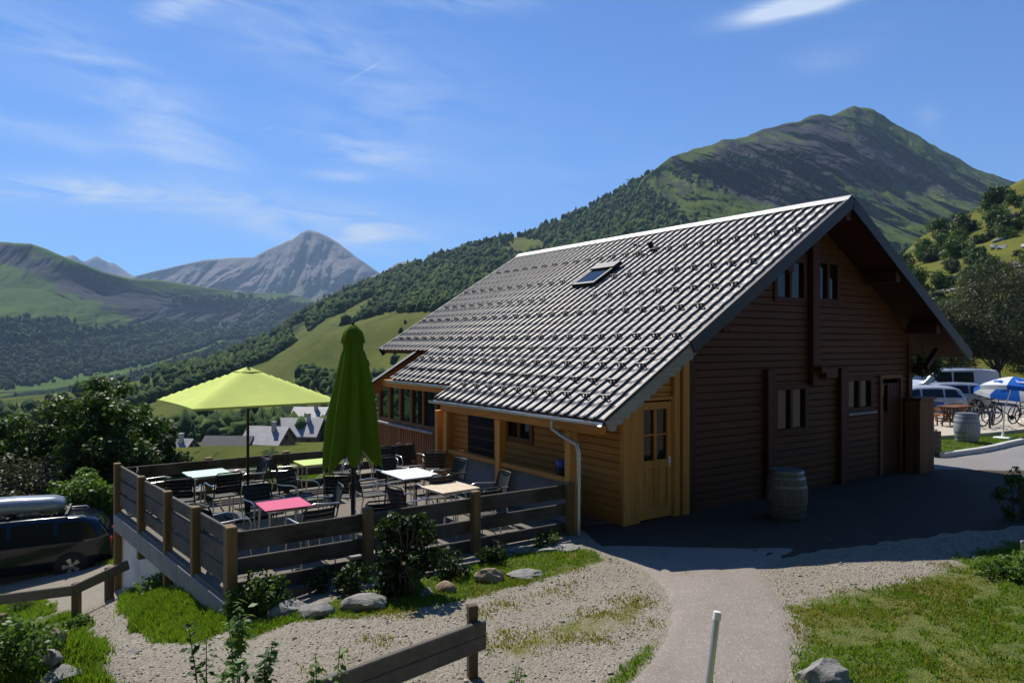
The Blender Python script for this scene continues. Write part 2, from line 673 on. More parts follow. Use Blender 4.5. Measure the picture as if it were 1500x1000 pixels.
def ground_mat():
    m, nt, b = nodes("gravel_and_turf")
    v = coords(nt)
    vo = nt.nodes.new("ShaderNodeTexVoronoi")
    vo.inputs["Scale"].default_value = 42
    nt.links.new(v, vo.inputs["Vector"])
    stone = ramp(nt, vo.outputs["Color"], [(.15, (.13, .115, .090)), (.5, (.245, .218, .175)), (.9, (.44, .405, .345))])
    big = noise(nt, .55, 5, .6, v)
    stone = mix(nt, ramp(nt, big, [(.35, (0, 0, 0)), (.7, (.7, .7, .7))]), stone, (.20, .168, .105))
    sp2 = noise(nt, 130, 3, .7, v)
    stone = mix(nt, .5, stone, ramp(nt, sp2, [(.3, (.12, .107, .085)), (.75, (.43, .395, .335))]))
    gn = noise(nt, 7, 8, .7, v)
    turf = ramp(nt, gn, [(.3, (.040, .060, .012)), (.55, (.085, .115, .022)), (.75, (.135, .135, .038))])
    dry = ramp(nt, gn, [(.3, (.11, .11, .030)), (.7, (.21, .195, .070))])
    turf = mix(nt, attr(nt, "dry"), turf, dry)
    edge = vmath(nt, 'ADD', attr(nt, "grass"), vmath(nt, 'MULTIPLY', vmath(nt, 'SUBTRACT', noise(nt, 3.3, 8, .75, v), .5), 1.1))
    f = ramp(nt, edge, [(.40, (0, 0, 0)), (.62, (1, 1, 1))])
    c = mix(nt, f, stone, turf)
    nt.links.new(c, b.inputs["Base Color"])
    setp(b, Roughness=.95)
    setp(b, **{"Specular IOR Level": .15})
    h = vmath(nt, 'ADD', vmath(nt, 'MULTIPLY', vo.outputs["Distance"], -.8), noise(nt, 9, 6, .7, v))
    bump(nt, b, h, .75, .03)
    return m


def asphalt_mat(name, a, b_, sc_=1.0):
    m, nt, b = nodes(name)
    v = coords(nt)
    sp_ = noise(nt, 120, 4, .75, v)
    big = noise(nt, .8, 6, .6, v)
    c = ramp(nt, sp_, [(.3, a), (.7, b_)])
    c = mix(nt, ramp(nt, big, [(.35, (0, 0, 0)), (.75, (.45, .45, .45))]), c, tuple(x * .75 for x in a))
    vo = nt.nodes.new("ShaderNodeTexVoronoi")
    vo.inputs["Scale"].default_value = 70
    nt.links.new(v, vo.inputs["Vector"])
    c = mix(nt, vmath(nt, 'MULTIPLY', ramp(nt, vo.outputs["Color"], [(.72, (0, 0, 0)), (.8, (1, 1, 1))]), .35), c, tuple(min(1, x * 1.6) for x in b_))
    nt.links.new(c, b.inputs["Base Color"])
    setp(b, Roughness=.92)
    setp(b, **{"Specular IOR Level": .2})
    bump(nt, b, sp_, .5, .008)
    return m


M['ground'] = ground_mat()
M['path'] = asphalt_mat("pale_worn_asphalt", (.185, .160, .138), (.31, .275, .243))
M['yard'] = asphalt_mat("shade_toned_yard_asphalt", (.042, .032, .024), (.078, .062, .048))  # the gable's shade is put into this darker asphalt tone
M['road'] = asphalt_mat("road_asphalt", (.17, .165, .16), (.27, .262, .255))
M['deck'] = asphalt_mat("terrace_concrete", (.13, .114, .095), (.205, .183, .156))
M['kerb'] = plain("kerb_stone", (.50, .49, .47), .85, 0, .15, 3, .3)


# mountains: grass, forest and rock by slope, attribute and noise
def hill_mat(name, grass_a, grass_b, wood_c, rock_a, rock_b, scale, rockbias=.0):
    m, nt, b = nodes(name)
    v = coords(nt, (1, .3, 1.2))
    n1 = noise(nt, scale, 9, .62, v, .3)
    n2 = noise(nt, scale * 5, 8, .68, v)
    g = ramp(nt, n1, [(.3, grass_a), (.7, grass_b)])
    fo = vmath(nt, 'ADD', attr(nt, "forest"), vmath(nt, 'MULTIPLY', vmath(nt, 'SUBTRACT', n2, .5), 1.5))
    c = mix(nt, ramp(nt, fo, [(.46, (0, 0, 0)), (.56, (1, 1, 1))]), g, wood_c)
    rk = ramp(nt, n2, [(.3, rock_a), (.7, rock_b)])
    rf = vmath(nt, 'ADD', attr(nt, "rock"), vmath(nt, 'MULTIPLY', vmath(nt, 'SUBTRACT', n2, .5), 1.2))
    c = mix(nt, ramp(nt, rf, [(.44, (0, 0, 0)), (.58, (1, 1, 1))]), c, rk)
    nt.links.new(c, b.inputs["Base Color"])
    setp(b, Roughness=.95)
    setp(b, **{"Specular IOR Level": .05})
    bump(nt, b, vmath(nt, 'ADD', n2, vmath(nt, 'MULTIPLY', n1, .5)), .9, .06 / scale)
    return m


M['hill_far'] = hill_mat("far_rock", (.10, .11, .07), (.15, .15, .10), (.06, .08, .05), (.11, .098, .098), (.23, .21, .205), .003)
M['hill_c'] = hill_mat("alpine_slope", (.030, .068, .010), (.080, .130, .022), (.010, .024, .006), (.013, .015, .024), (.055, .055, .068), .008)  # dark blue rock tones carry the shade of the cliffs
M['hill_e'] = hill_mat("rocky_peak", (.034, .060, .008), (.092, .125, .017), (.012, .026, .005), (.010, .010, .014), (.060, .054, .058), .012)
M['hill_d'] = hill_mat("valley_side", (.040, .060, .009), (.120, .130, .023), (.014, .030, .007), (.20, .18, .15), (.30, .28, .25), .03)
M['hill_f'] = hill_mat("rocky_meadow", (.085, .095, .016), (.145, .145, .030), (.026, .042, .010), (.24, .23, .21), (.36, .35, .33), .14)


def crown_mat(name, stops):
    m, nt, b = nodes(name)
    ge = nt.nodes.new("ShaderNodeNewGeometry")
    n = noise(nt, .02, 4, .6, coords(nt))
    f = vmath(nt, 'ADD', vmath(nt, 'MULTIPLY', ge.outputs["Random Per Island"], .65), vmath(nt, 'MULTIPLY', n, .35))
    nt.links.new(ramp(nt, f, stops), b.inputs["Base Color"])
    setp(b, Roughness=.9)
    setp(b, **{"Specular IOR Level": .1})
    return m


M['forest'] = crown_mat("forest_crowns", [(.12, (.006, .018, .005)), (.45, (.018, .044, .008)), (.75, (.042, .078, .013)), (.95, (.085, .115, .022))])
M['forest_far'] = crown_mat("far_forest_crowns", [(.12, (.005, .015, .005)), (.5, (.012, .030, .008)), (.95, (.040, .070, .014))])

# ------------------------------------------------------------------ the lie of the land
CAM = np.array([0, 0, CAM_H])
XS = [-400, -40, -20, -15, -11.2, -9, -7.5, -6.7, -5.6, -4.6, -3.5, -2.4, 0, 400]
ZS = [-42, -11, -4.6, -3.25, -2.85, -2.2, -1.5, -1.2, -.78, -.5, -.22, -.03, 0, 0]


def gz(x, y):
    """height of the ground (world metres)"""
    x, y = np.asarray(x, float), np.asarray(y, float)
    z = np.interp(x, XS, ZS)
    z = z * sstep(4.0, 8.5, y + np.clip(-x - 6, 0, 6) * .4)
    # land falls away behind the house towards the village
    back = np.clip(y - 25 - np.clip((x - 4) * 1.3, 0, 400), 0, None)
    z = z - .125 * np.minimum(back, 190) * (1 - .5 * sstep(-30, -60, x))
    # car park: a slight fall, then the lawn behind it
    z = z - .35 * sstep(24, 36, y) * sstep(8, 16, x)
    z = z + .6 * sstep(40, 56, y) * sstep(14, 26, x)
    # mound against the terrace wall, grassy bank in the near corner
    z = z + .16 * np.exp(-(((x + 4.75) / .75) ** 2 + ((y - 10.4) / 1.0) ** 2))
    z = z + .75 * np.exp(-(((x + 4.9) / 1.0) ** 2 + ((y - 7.0) / .95) ** 2))
    # bank the photographer stands on; the unseen hill behind is added to block skylight
    z = z + 1.55 * sstep(4.6, .6, y) + np.clip(-2 - y, 0, 60) * .42
    z = z + .03 * fbm(x * .6, y * .6, 3, 3) + .012 * fbm(x * 3, y * 3, 3, 5)
    return z


def onground(px, py, it=60):
    r = np.array([(px - 750) / F_PX, 1, (503 - py) / F_PX])
    lo, hi = 1.0, 120.0
    for t in np.arange(1.5, 120, .1):
        p = CAM + r * t
        if p[2] <= gz(p[0], p[1]):
            return Vector((p[0], p[1], float(gz(p[0], p[1]))))
    return Vector(CAM + r * 120)


def onz(px, py, z):
    r = np.array([(px - 750) / F_PX, 1, (503 - py) / F_PX])
    p = CAM + r * ((z - CAM_H) / r[2])
    return Vector((p[0], p[1], z))


def at(px, py, d):
    return Vector(((px - 750) / F_PX * d, d, CAM_H + (503 - py) / F_PX * d))


def seg_dist(x, y, poly, closed=True):
    d = np.full(x.shape, 1e9)
    n = len(poly)
    for i in range(n if closed else n - 1):
        ax, ay = poly[i]
        bx, by = poly[(i + 1) % n]
        vx, vy = bx - ax, by - ay
        t = np.clip(((x - ax) * vx + (y - ay) * vy) / (vx * vx + vy * vy + 1e-9), 0, 1)
        d = np.minimum(d, np.hypot(x - ax - t * vx, y - ay - t * vy))
    return d


def inside(x, y, poly):
    c = np.zeros(x.shape, bool)
    n = len(poly)
    for i in range(n):
        ax, ay = poly[i]
        bx, by = poly[(i + 1) % n]
        hit = ((ay > y) != (by > y)) & (x < (bx - ax) * (y - ay) / (by - ay + 1e-12) + ax)
        c ^= hit
    return c


def pxpoly(pts, z=0.0):
    return [tuple(onz(a, b, z)[:2]) for a, b in pts]


# lawns and weedy patches: (outline on the ground, strength, width of the soft edge, yellowing)
PATCH = []


def patch(pts, s, w, dry=0.0, z=0.0, raw=False):
    PATCH.append((pts if raw else pxpoly(pts, z), s, w, dry))


patch([(1145, 885), (1200, 872), (1330, 850), (1450, 800), (1600, 770), (1900, 1000), (1500, 1250), (1150, 1250), (1163, 1000), (1172, 930)], .80, .5, .28)
patch([(1400, 815), (1500, 790), (1650, 800), (1650, 900), (1440, 870)], .95, .5, .2)
patch([(1170, 940), (1300, 925), (1420, 945), (1420, 1100), (1165, 1100)], .9, .4, .05)
patch([(1330, 880), (1500, 850), (1650, 900), (1650, 1050), (1420, 1000)], .9, .5, .12)
patch([(350, 925), (430, 905), (520, 905), (600, 892), (700, 872), (800, 846), (885, 822), (868, 805), (820, 800), (745, 812), (560, 860), (420, 890), (345, 905)], .95, .22, .1)
patch([(690, 945), (800, 905), (930, 868), (975, 880), (960, 915), (850, 955), (740, 985)], .56, .5, .8)
patch([(560, 905), (700, 880), (830, 855), (900, 850), (860, 880), (700, 905), (600, 925)], .42, .4, .95)
patch([(885, 1000), (935, 955), (965, 930), (958, 960), (925, 1000), (890, 1060), (830, 1060)], .9, .22, .1)
patch([(400, 925), (560, 920), (640, 940), (520, 990), (400, 985)], .30, .4, .9)
patch([tuple(onground(*q)[:2]) for q in ((185, 872), (215, 855), (262, 850), (330, 900), (338, 915), (300, 945), (232, 942), (192, 915), (172, 890))], 1.0, .2, 0, raw=True)
patch([tuple(onground(*q)[:2]) for q in ((-80, 862), (55, 876), (98, 898), (128, 930), (158, 985), (170, 1040), (60, 1200), (-80, 1200))], 1.0, .25, 0.05, raw=True)
patch([(-40, 21.5), (-14, 22), (-8.5, 17.6), (-7.9, 15.2), (-6.5, 15.5), (-6, 20), (2, 26), (6, 60), (-60, 60)], 1.0, .6, 0, raw=True)
patch([(11.6, 20.2), (14.4, 22.2), (18.0, 24.4), (24, 27), (60, 40), (60, 80), (8, 80), (8, 60), (11, 31)], 1.0, .3, .1, raw=True)
patch([(2.5, 26), (8, 25), (10.5, 23), (11, 60), (-10, 60)], 1.0, .4, .1, raw=True)
patch([(-30, 2), (-3, 2), (3, 3.4), (14, 4), (30, 6), (30, -60), (-30, -60)], 1.0, .8, 0, raw=True)
CARPARK = [(12.5, 28.5), (17.5, 30.0), (24, 33), (60, 44), (60, 52), (24, 47.5), (13, 45)]


def turf(x, y):
    g = np.zeros(np.shape(x))
    dr = np.zeros(np.shape(x))
    for pts, s, w, d in PATCH:
        xs, ys = [p[0] for p in pts], [p[1] for p in pts]
        dd = seg_dist(x, y, pts)
        q = np.where(inside(x, y, pts), dd, -dd)
        a = s * sstep(-w, w, q)
        dr = np.where(a > g, d, dr)
        g = np.maximum(g, a)
    dd = seg_dist(x, y, CARPARK)
    q = np.where(inside(x, y, CARPARK), dd, -dd)
    g = g * (1 - sstep(-.3, .3, q))
    return g, dr


def axis_coords(stops):
    out = []
    for a, b, st in stops:
        out += list(np.arange(a, b, st))
    out.append(stops[-1][1])
    return np.array(out)


gx = axis_coords([(-420, -60, 20), (-60, -16, 2.0), (-16, -8, .25), (-8, 10, .085), (10, 20, .3), (20, 60, 2), (60, 420, 20)])
gy = axis_coords([(-90, -6, 4), (-6, 3, .6), (3, 14, .085), (14, 26, .3), (26, 70, 1.5), (70, 420, 20)])
GX, GY = np.meshgrid(gx, gy, indexing='ij')
GZ = gz(GX, GY)
gr, dry = turf(GX, GY)
V = np.stack([GX.ravel(), GY.ravel(), GZ.ravel()], 1)
g = np_mesh("ground", V, grid_faces(len(gx), len(gy)), M['ground'], smooth=True, attrs={"grass": gr.ravel(), "dry": dry.ravel()})
tag(g, kind="structure")


def strip(name, left, right, mat, lift=.012, n=60, k=14, ragged=.03):
    """a paved sheet between two edge lines, laid on the ground"""
    def samp(pl):
        pl = np.array(pl, float)
        d = np.r_[0, np.cumsum(np.hypot(*np.diff(pl, axis=0).T))]
        t = np.linspace(0, d[-1], n)
        return np.stack([np.interp(t, d, pl[:, 0]), np.interp(t, d, pl[:, 1])], 1)
    a, b = samp(left), samp(right)
    i = np.arange(n) * .7
    dirn = (b - a) / (np.linalg.norm(b - a, axis=1)[:, None] + 1e-9)
    a = a + dirn * (ragged * fbm(i, i * 0 + 3, 3, 8))[:, None]
    b = b + dirn * (ragged * fbm(i, i * 0 + 9, 3, 9))[:, None]
    w = np.linspace(0, 1, k)
    P = a[:, None, :] * (1 - w)[None, :, None] + b[:, None, :] * w[None, :, None]
    z = gz(P[..., 0], P[..., 1]) + lift
    z[:, 0] -= .03
    z[:, -1] -= .03
    V = np.concatenate([P, z[..., None]], 2).reshape(-1, 3)
    return tag(np_mesh(name, V, grid_faces(n, k), mat, smooth=True), kind="structure")


PATH_L = pxpoly([(862, 800), (905, 820), (945, 838), (968, 862), (981, 895), (972, 935), (944, 975), (915, 1003), (870, 1060), (800, 1160)])
PATH_R = pxpoly([(1180, 806), (1115, 833), (1132, 858), (1155, 890), (1169, 930), (1163, 975), (1157, 1010), (1150, 1060), (1140, 1160)])
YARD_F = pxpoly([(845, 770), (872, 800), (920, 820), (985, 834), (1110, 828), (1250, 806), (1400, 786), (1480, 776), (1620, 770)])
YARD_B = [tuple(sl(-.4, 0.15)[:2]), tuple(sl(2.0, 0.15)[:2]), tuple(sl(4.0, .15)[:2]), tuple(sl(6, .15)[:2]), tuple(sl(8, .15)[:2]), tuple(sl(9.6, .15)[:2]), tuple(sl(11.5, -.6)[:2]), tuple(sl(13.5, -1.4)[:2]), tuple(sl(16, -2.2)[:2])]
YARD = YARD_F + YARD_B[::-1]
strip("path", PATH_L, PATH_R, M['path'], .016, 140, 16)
strip("yard", YARD_F, YARD_B, M['yard'], .011, 120, 20, .05)  # shade-toned sheet lying where the gable's shadow falls
KERB = [(9.6, 20.2), (11.9, 20.0), (13.6, 21.0), (15.2, 22.2), (17.1, 23.5), (19.4, 24.9), (24, 27.4), (34, 32)]
strip("road", [tuple(sl(9.5, .1)[:2]), tuple(sl(10.4, -.9)[:2]), tuple(sl(12, -2.4)[:2]), tuple(sl(14, -3.4)[:2]), (16.0, 14.2), (19.5, 16.8), (30, 24)], KERB, M['road'], .020, 60, 12, .02)
strip("car_park", [(12.2, 29.0), (17.5, 30.2), (24, 33), (60, 44)], [(12.0, 45), (18, 46), (26, 47.5), (60, 52)], M['road'], .02, 40, 10, .1)
kb = MB()
pts = [Vector((x, y, 0)) for x, y in KERB[1:]]
for a, b in zip(pts[:-1], pts[1:]):
    nseg = max(1, int((b - a).length / 1.0))
    for i in range(nseg):
        p, q = a.lerp(b, i / nseg), a.lerp(b, (i + .985) / nseg)
        p.z, q.z = gz(p.x, p.y) + .05, gz(q.x, q.y) + .05
        kb.bar(p, q, .16, .20)
tag(kb.build("kerb", M['kerb'], bevel=.015), kind="structure")


# ------------------------------------------------------------------ hills: rows of (pixel x, pixel y, distance) from near to far
def terrain(name, mat, x0, x1, nx, rows, sub, along=.08, across=.0, nscale=.01, seed=1, forest=None, rock=None, ridge_keep=1, jag=.0, skew=.0, down=.42):
    px = np.linspace(x0, x1, nx)
    ys, ds = [], []
    for r in rows:
        r = sorted(r)
        X = [p[0] for p in r]
        ys.append(np.interp(px, X, [p[1] for p in r]))
        ds.append(np.interp(px, X, [p[2] for p in r]))
    ys, ds = np.array(ys), np.array(ds)
    vs = np.concatenate([np.linspace(i, i + 1, s, endpoint=False) for i, s in enumerate(sub)] + [[len(rows) - 1]])
    ri = np.arange(len(rows))
    Y = np.stack([np.interp(vs, ri, ys[:, k]) for k in range(nx)], 1)
    D = np.stack([np.interp(vs, ri, ds[:, k]) for k in range(nx)], 1)
    # soften the breaks between rows
    for _ in range(4):
        D[1:-1] = .25 * D[:-2] + .5 * D[1:-1] + .25 * D[2:]
    PX = np.broadcast_to(px, Y.shape)
    wx, wy = (PX - 750) / F_PX * D, D
    wz = CAM_H + (503 - Y) / F_PX * D
    u, v = wx * nscale, wz * nscale
    wu = u + v * skew + .35 * vnoise(u * .7, v * .7, seed + 5)
    rid = fbm(wu, v * down, 6, seed, True, .55)
    soft = fbm(wu * .45, v * .35, 5, seed + 40)
    k = np.clip(vs / (len(rows) - 1 - ridge_keep), 0, 1)
    fall = (np.sin(np.clip(k, 0, 1) * math.pi) ** .85)[:, None]
    amp = along * np.ones(Y.shape)
    if rock:
        amp = amp * (.7 + .9 * np.clip(rock(PX, Y, np.broadcast_to(vs[:, None], Y.shape), wx, wz), 0, 1))
    D2 = D * (1 + amp * (rid * .8 + soft * .7) * fall)
    s = D2 / D
    wx0, wz0 = wx, wz
    wx, wy, wz = wx * s, wy * s, CAM_H + (wz - CAM_H) * s
    wz = wz + across * D * fbm(u * 2.2 + v * skew, v * 1.4, 6, seed + 70) * (.25 + .75 * fall)
    if jag:
        wz = wz + jag * D * fbm(u * 3, v * 2, 5, seed + 90)
    V = np.stack([wx, wy, wz], 2)
    K = np.broadcast_to(vs[:, None], Y.shape)
    fo = forest(PX, Y, K, wx0, wz0) if forest else np.zeros(Y.shape)
    rk = rock(PX, Y, K, wx0, wz0) if rock else np.zeros(Y.shape)
    o = np_mesh(name, V.reshape(-1, 3), grid_faces(len(vs), nx), mat, smooth=True, attrs={"forest": fo.ravel(), "rock": rk.ravel()})
    tag(o, kind="structure")
    return V, PX, Y, K


def row(d, *pts):
    """row of points at distance d unless a point brings its own"""
    return [(p[0], p[1], p[2] if len(p) > 2 else d) for p in pts]


# far chains and the bare peak at the head of the valley
terrain("distant_peaks", M['hill_far'], -250, 760, 320, [
    row(6800, (-250, 470), (760, 470)),
    row(7600, (-250, 395), (60, 392), (95, 376), (108, 374), (122, 383), (143, 375), (158, 384), (168, 386), (190, 401), (215, 412), (420, 425), (540, 410), (565, 396), (583, 385), (598, 381), (622, 392), (660, 410), (760, 420)),
    row(8600, (-250, 470), (760, 470))], [14, 8], .03, .003, .0030, 5, rock=lambda PX, Y, K, x, y: K * 0 + .8, jag=.0016)
terrain("bare_peak", M['hill_far'], 130, 700, 420, [
    row(4200, (130, 470), (700, 470)),
    row(4700, (130, 440), (330, 425), (400, 432), (430, 420), (520, 425), (600, 425), (700, 440)),
    row(5200, (130, 425), (195, 404), (240, 394), (300, 381), (348, 377), (372, 377), (392, 366), (412, 357), (428, 351), (440, 341), (452, 337), (466, 340), (482, 347), (500, 359), (522, 376), (545, 393), (565, 406), (600, 425), (700, 445)),
    row(6200, (130, 450), (700, 470))], [30, 60, 8], .050, .0015, .0045, 11,
    forest=lambda PX, Y, K, x, y: .35 * sstep(1.2, .6, K), rock=lambda PX, Y, K, x, y: .28 + .62 * sstep(.75, 1.35, K + .25 * fbm(x * .003, y * .003, 4, 3)), jag=.0012)


# the long valley wall on the far side
def c_forest(PX, Y, K, x, y):
    ridge = np.interp(PX, [0, 100, 200, 300, 420, 480, 560], [356, 380, 408, 422, 430, 452, 470])
    t = (Y - ridge) / np.maximum(40, 580 - ridge)
    return .27 + .22 * sstep(110, 270, PX) + .20 * sstep(.5, .95, t) - .3 * sstep(.14, .02, t) + 1.05 * fbm((x + .9 * y) * .013, y * .008, 6, 31) + .1 * sstep(200, 420, PX)


def c_shaded_rock(PX, Y, K, x, y):  # cliff band, where shade is painted in as dark blue rock
    band = np.exp(-((Y - np.interp(PX, [0, 60, 130, 200, 280, 340, 420], [372, 388, 424, 452, 462, 465, 478])) / np.interp(PX, [0, 150, 300], [20, 30, 38])) ** 2)
    return .10 + .85 * band * (.65 + .7 * fbm((x + .9 * y) * .012, y * .005, 5, 12, True)) + .1 * fbm(x * .01, y * .01, 4, 9)


CW = terrain("valley_wall", M['hill_c'], -420, 640, 800, [
    row(700, (-420, 640), (0, 625), (640, 600)),
    row(900, (-420, 600, 800), (0, 592, 900), (150, 575, 1050), (260, 545, 1300), (380, 510, 1700), (480, 480, 2100), (640, 470, 2400)),
    row(1500, (-420, 470), (0, 470, 1500), (120, 480, 1700), (220, 488, 1900), (330, 470, 2300), (430, 458, 2700), (520, 455, 2900), (640, 455, 3000)),
    row(2100, (-420, 372), (-60, 356), (0, 355), (45, 357), (70, 366), (100, 378), (150, 398), (190, 408, 2300), (235, 411, 2500), (290, 419, 2750), (350, 428, 3000), (415, 430, 3200), (450, 436, 3400), (480, 452, 3500), (540, 468, 3500), (640, 480, 3500)),
    row(2700, (-420, 420), (0, 410), (190, 440, 2900), (640, 500, 4000))], [8, 70, 100, 8], .17, .005, .0055, 23, c_forest, c_shaded_rock, 1, .0012, .9, .26)


# green rocky mountain behind the house
def e_forest(PX, Y, K, x, y):
    return .20 + .40 * sstep(1.5, .3, K) + .55 * fbm(x * .016 + y * .006, y * .011, 5, 77)


def e_rock(PX, Y, K, x, y):
    t = np.exp(-((PX - 1215) / 150) ** 2) * np.exp(-((Y - 235) / 52) ** 2) + .55 * np.exp(-((PX - 1040) / 75) ** 2) * np.exp(-((Y - 262) / 34) ** 2) + .5 * np.exp(-((PX - 1330) / 80) ** 2) * np.exp(-((Y - 265) / 45) ** 2)
    return .12 + .62 * t + .46 * fbm(x * .015 + y * .005, y * .007, 6, 55, True)


EW = terrain("green_rocky_mountain", M['hill_e'], 760, 1720, 1000, [
    row(520, (760, 500), (1720, 480)),
    row(900, (760, 400), (860, 362), (1000, 350), (1200, 350), (1400, 360), (1720, 340)),
    row(1300, (760, 450, 1080), (862, 362, 1100), (905, 330, 1130), (960, 285, 1180), (1040, 246, 1300), (1200, 250), (1400, 300), (1720, 320)),
    row(1650, (760, 420, 1120), (850, 350, 1150), (870, 336, 1160), (890, 319, 1180), (905, 304, 1200), (920, 289, 1220), (940, 266, 1250), (960, 248, 1290), (985, 229, 1380), (1020, 218, 1480), (1060, 205, 1540), (1095, 199, 1580), (1120, 189), (1150, 183), (1172, 178), (1188, 170), (1203, 167), (1216, 169), (1228, 164), (1240, 157), (1252, 153), (1264, 157), (1280, 160), (1296, 170), (1312, 182), (1335, 193), (1360, 208), (1400, 230), (1440, 252), (1470, 262), (1486, 266), (1530, 280), (1600, 300), (1720, 320)),
    row(2000, (760, 420), (1720, 400))], [8, 70, 110, 8], .125, .006, .0125, 101, e_forest, e_rock, 1, .0030, .3)


# the near side of the valley: meadow below, woods above
def d_meadow(PX, Y):
    a = inside(PX, Y, [(392, 532), (430, 510), (500, 478), (560, 460), (640, 455), (640, 540), (560, 560), (470, 545), (400, 545)])
    b = inside(PX, Y, [(-60, 588), (120, 574), (228, 548), (232, 575), (120, 610), (-60, 620)])
    c = inside(PX, Y, [(300, 600), (380, 575), (470, 572), (500, 640), (430, 610), (370, 620)])
    return a | b | c


def d_forest(PX, Y, K, x, y):
    n = fbm(x * .012, y * .012, 5, 41)
    f = np.where(d_meadow(PX, Y), -.15, .50 + .6 * n)
    return np.where(K < 3.02, f - .15, f)


def d_rock(PX, Y, K, x, y):
    cliff = np.exp(-((PX - 690) / 22) ** 2 - ((Y - 400) / 9) ** 2) + np.exp(-((PX - 862) / 14) ** 2 - ((Y - 340) / 8) ** 2)
    return .75 * cliff + .12 * fbm(x * .02, y * .02, 3, 2)


DW = terrain("valley_side", M['hill_d'], -420, 1080, 620, [
    row(60, (-420, 930), (300, 900), (1080, 760)),
    row(150, (-420, 655), (1080, 655)),
    row(260, (-420, 622), (0, 622), (400, 612), (1080, 590)),
    row(420, (-420, 600), (0, 585), (150, 570), (232, 552), (300, 549), (392, 535), (480, 490), (560, 470), (640, 452), (760, 430), (860, 400), (1080, 380)),
    row(900, (-420, 602, 500), (0, 584, 500), (150, 569, 500), (228, 551, 520), (255, 547, 560), (300, 536, 640), (350, 512, 720), (400, 488, 800), (440, 465, 880), (480, 441, 960), (520, 424, 1020), (560, 406, 1080), (600, 391, 1120), (640, 376, 1150), (700, 356, 1180), (740, 350, 1200), (770, 345, 1220), (800, 331, 1240), (830, 318, 1260), (860, 305, 1300), (890, 287, 1330), (920, 271, 1360), (950, 252, 1400), (985, 262, 1440), (1020, 310, 1440), (1080, 400, 1500)),
    row(1500, (-420, 660, 600), (0, 640, 640), (228, 610, 700), (400, 560, 1000), (560, 480, 1300), (760, 420, 1500), (1080, 330, 1700))], [5, 12, 26, 46, 8], .03, .003, .008, 61, d_forest, d_rock, 1, .0004, .3)


# the rocky hillside close behind the car park
def f_forest(PX, Y, K, x, y):
    return .25 + .55 * fbm(x * .09, y * .12, 5, 14)


def f_rock(PX, Y, K, x, y):
    return .02 + .42 * fbm(x * .11, y * .16, 5, 19)


FW = terrain("rocky_hillside", M['hill_f'], 1120, 2000, 300, [
    row(46, (1120, 575), (2000, 575)),
    row(70, (1120, 520), (1500, 505), (2000, 470)),
    row(120, (1120, 480), (1300, 440), (1500, 390), (2000, 330)),
    row(210, (1120, 470), (1230, 432), (1290, 395), (1322, 372), (1350, 346), (1378, 332), (1400, 323), (1425, 307), (1446, 297), (1462, 283), (1480, 272), (1500, 262), (1550, 240), (1650, 215), (2000, 150)),
    row(280, (1120, 520), (1500, 400), (2000, 330))], [10, 30, 36, 8], .05, .004, .06, 131, f_forest, f_rock, 1, .0015)


# ------------------------------------------------------------------ woods: crowns merged into one mass per wood
def ico(sub):
    bm = bmesh.new()
    bmesh.ops.create_icosphere(bm, subdivisions=sub, radius=1)
    v = np.array([tuple(p.co) for p in bm.verts])
    f = np.array([[x.index for x in p.verts] for p in bm.faces])
    bm.free()
    return v, f


ICO1, ICO2 = ico(1), ico(2)


def crowns(name, P, size, mat, base=ICO1, conifer=.2, seed=1, squash=1.25):
    rg = np.random.default_rng(seed)
    n = len(P)
    bv, bf = base
    nv = len(bv)
    var = []
    for k in range(10):
        r = 1 + .36 * rg.standard_normal(nv).clip(-1.3, 1.3)[:, None]
        v = bv * r
        if rg.random() < conifer:
            v = v.copy()
            zz = (bv[:, 2:3] + 1) / 2
            v[:, :2] *= (1.15 - zz) * .8
            v[:, 2:3] = bv[:, 2:3] * 1.5
        var.append(v)
    var = np.array(var)
    idx = rg.integers(0, 10, n)
    th = rg.random(n) * 6.283
    S = size[:, None, None] * np.stack([np.ones(n), np.ones(n), squash * rg.uniform(.8, 1.3, n)], 1)[:, None, :]
    v = var[idx]
    c, s = np.cos(th)[:, None], np.sin(th)[:, None]
    v = np.stack([v[..., 0] * c - v[..., 1] * s, v[..., 0] * s + v[..., 1] * c, v[..., 2]], 2) * S + P[:, None, :]
    v[..., 2] += (size * .75)[:, None]
    fc = bf[None] + (np.arange(n) * nv)[:, None, None]
    return tag(np_mesh(name, v.reshape(-1, 3), fc.reshape(-1, 3), mat), kind="stuff")


def scatter(T, n, accept, seed):
    """n points on a terrain, even over the picture of it; returns points and their pixel places"""
    Vt, PX, Y, K = T
    rg = np.random.default_rng(seed)
    nr, ncx = Vt.shape[:2]
    a = rg.random(n) * (nr - 1.001)
    b = rg.random(n) * (ncx - 1.001)
    i, j = a.astype(int), b.astype(int)
    fa, fb = (a - i)[:, None], (b - j)[:, None]
    P = (Vt[i, j] * (1 - fa) + Vt[i + 1, j] * fa) * (1 - fb) + (Vt[i, j + 1] * (1 - fa) + Vt[i + 1, j + 1] * fa) * fb
    fa, fb = fa[:, 0], fb[:, 0]
    px = PX[i, j] * (1 - fb) + PX[i, j + 1] * fb
    py = Y[i, j] * (1 - fa) + Y[i + 1, j] * fa
    kk = K[i, j] * (1 - fa) + K[i + 1, j] * fa
    ok = accept(px, py, kk, P[:, 0], P[:, 2], rg.random(n))
    return P[ok], px[ok], py[ok]


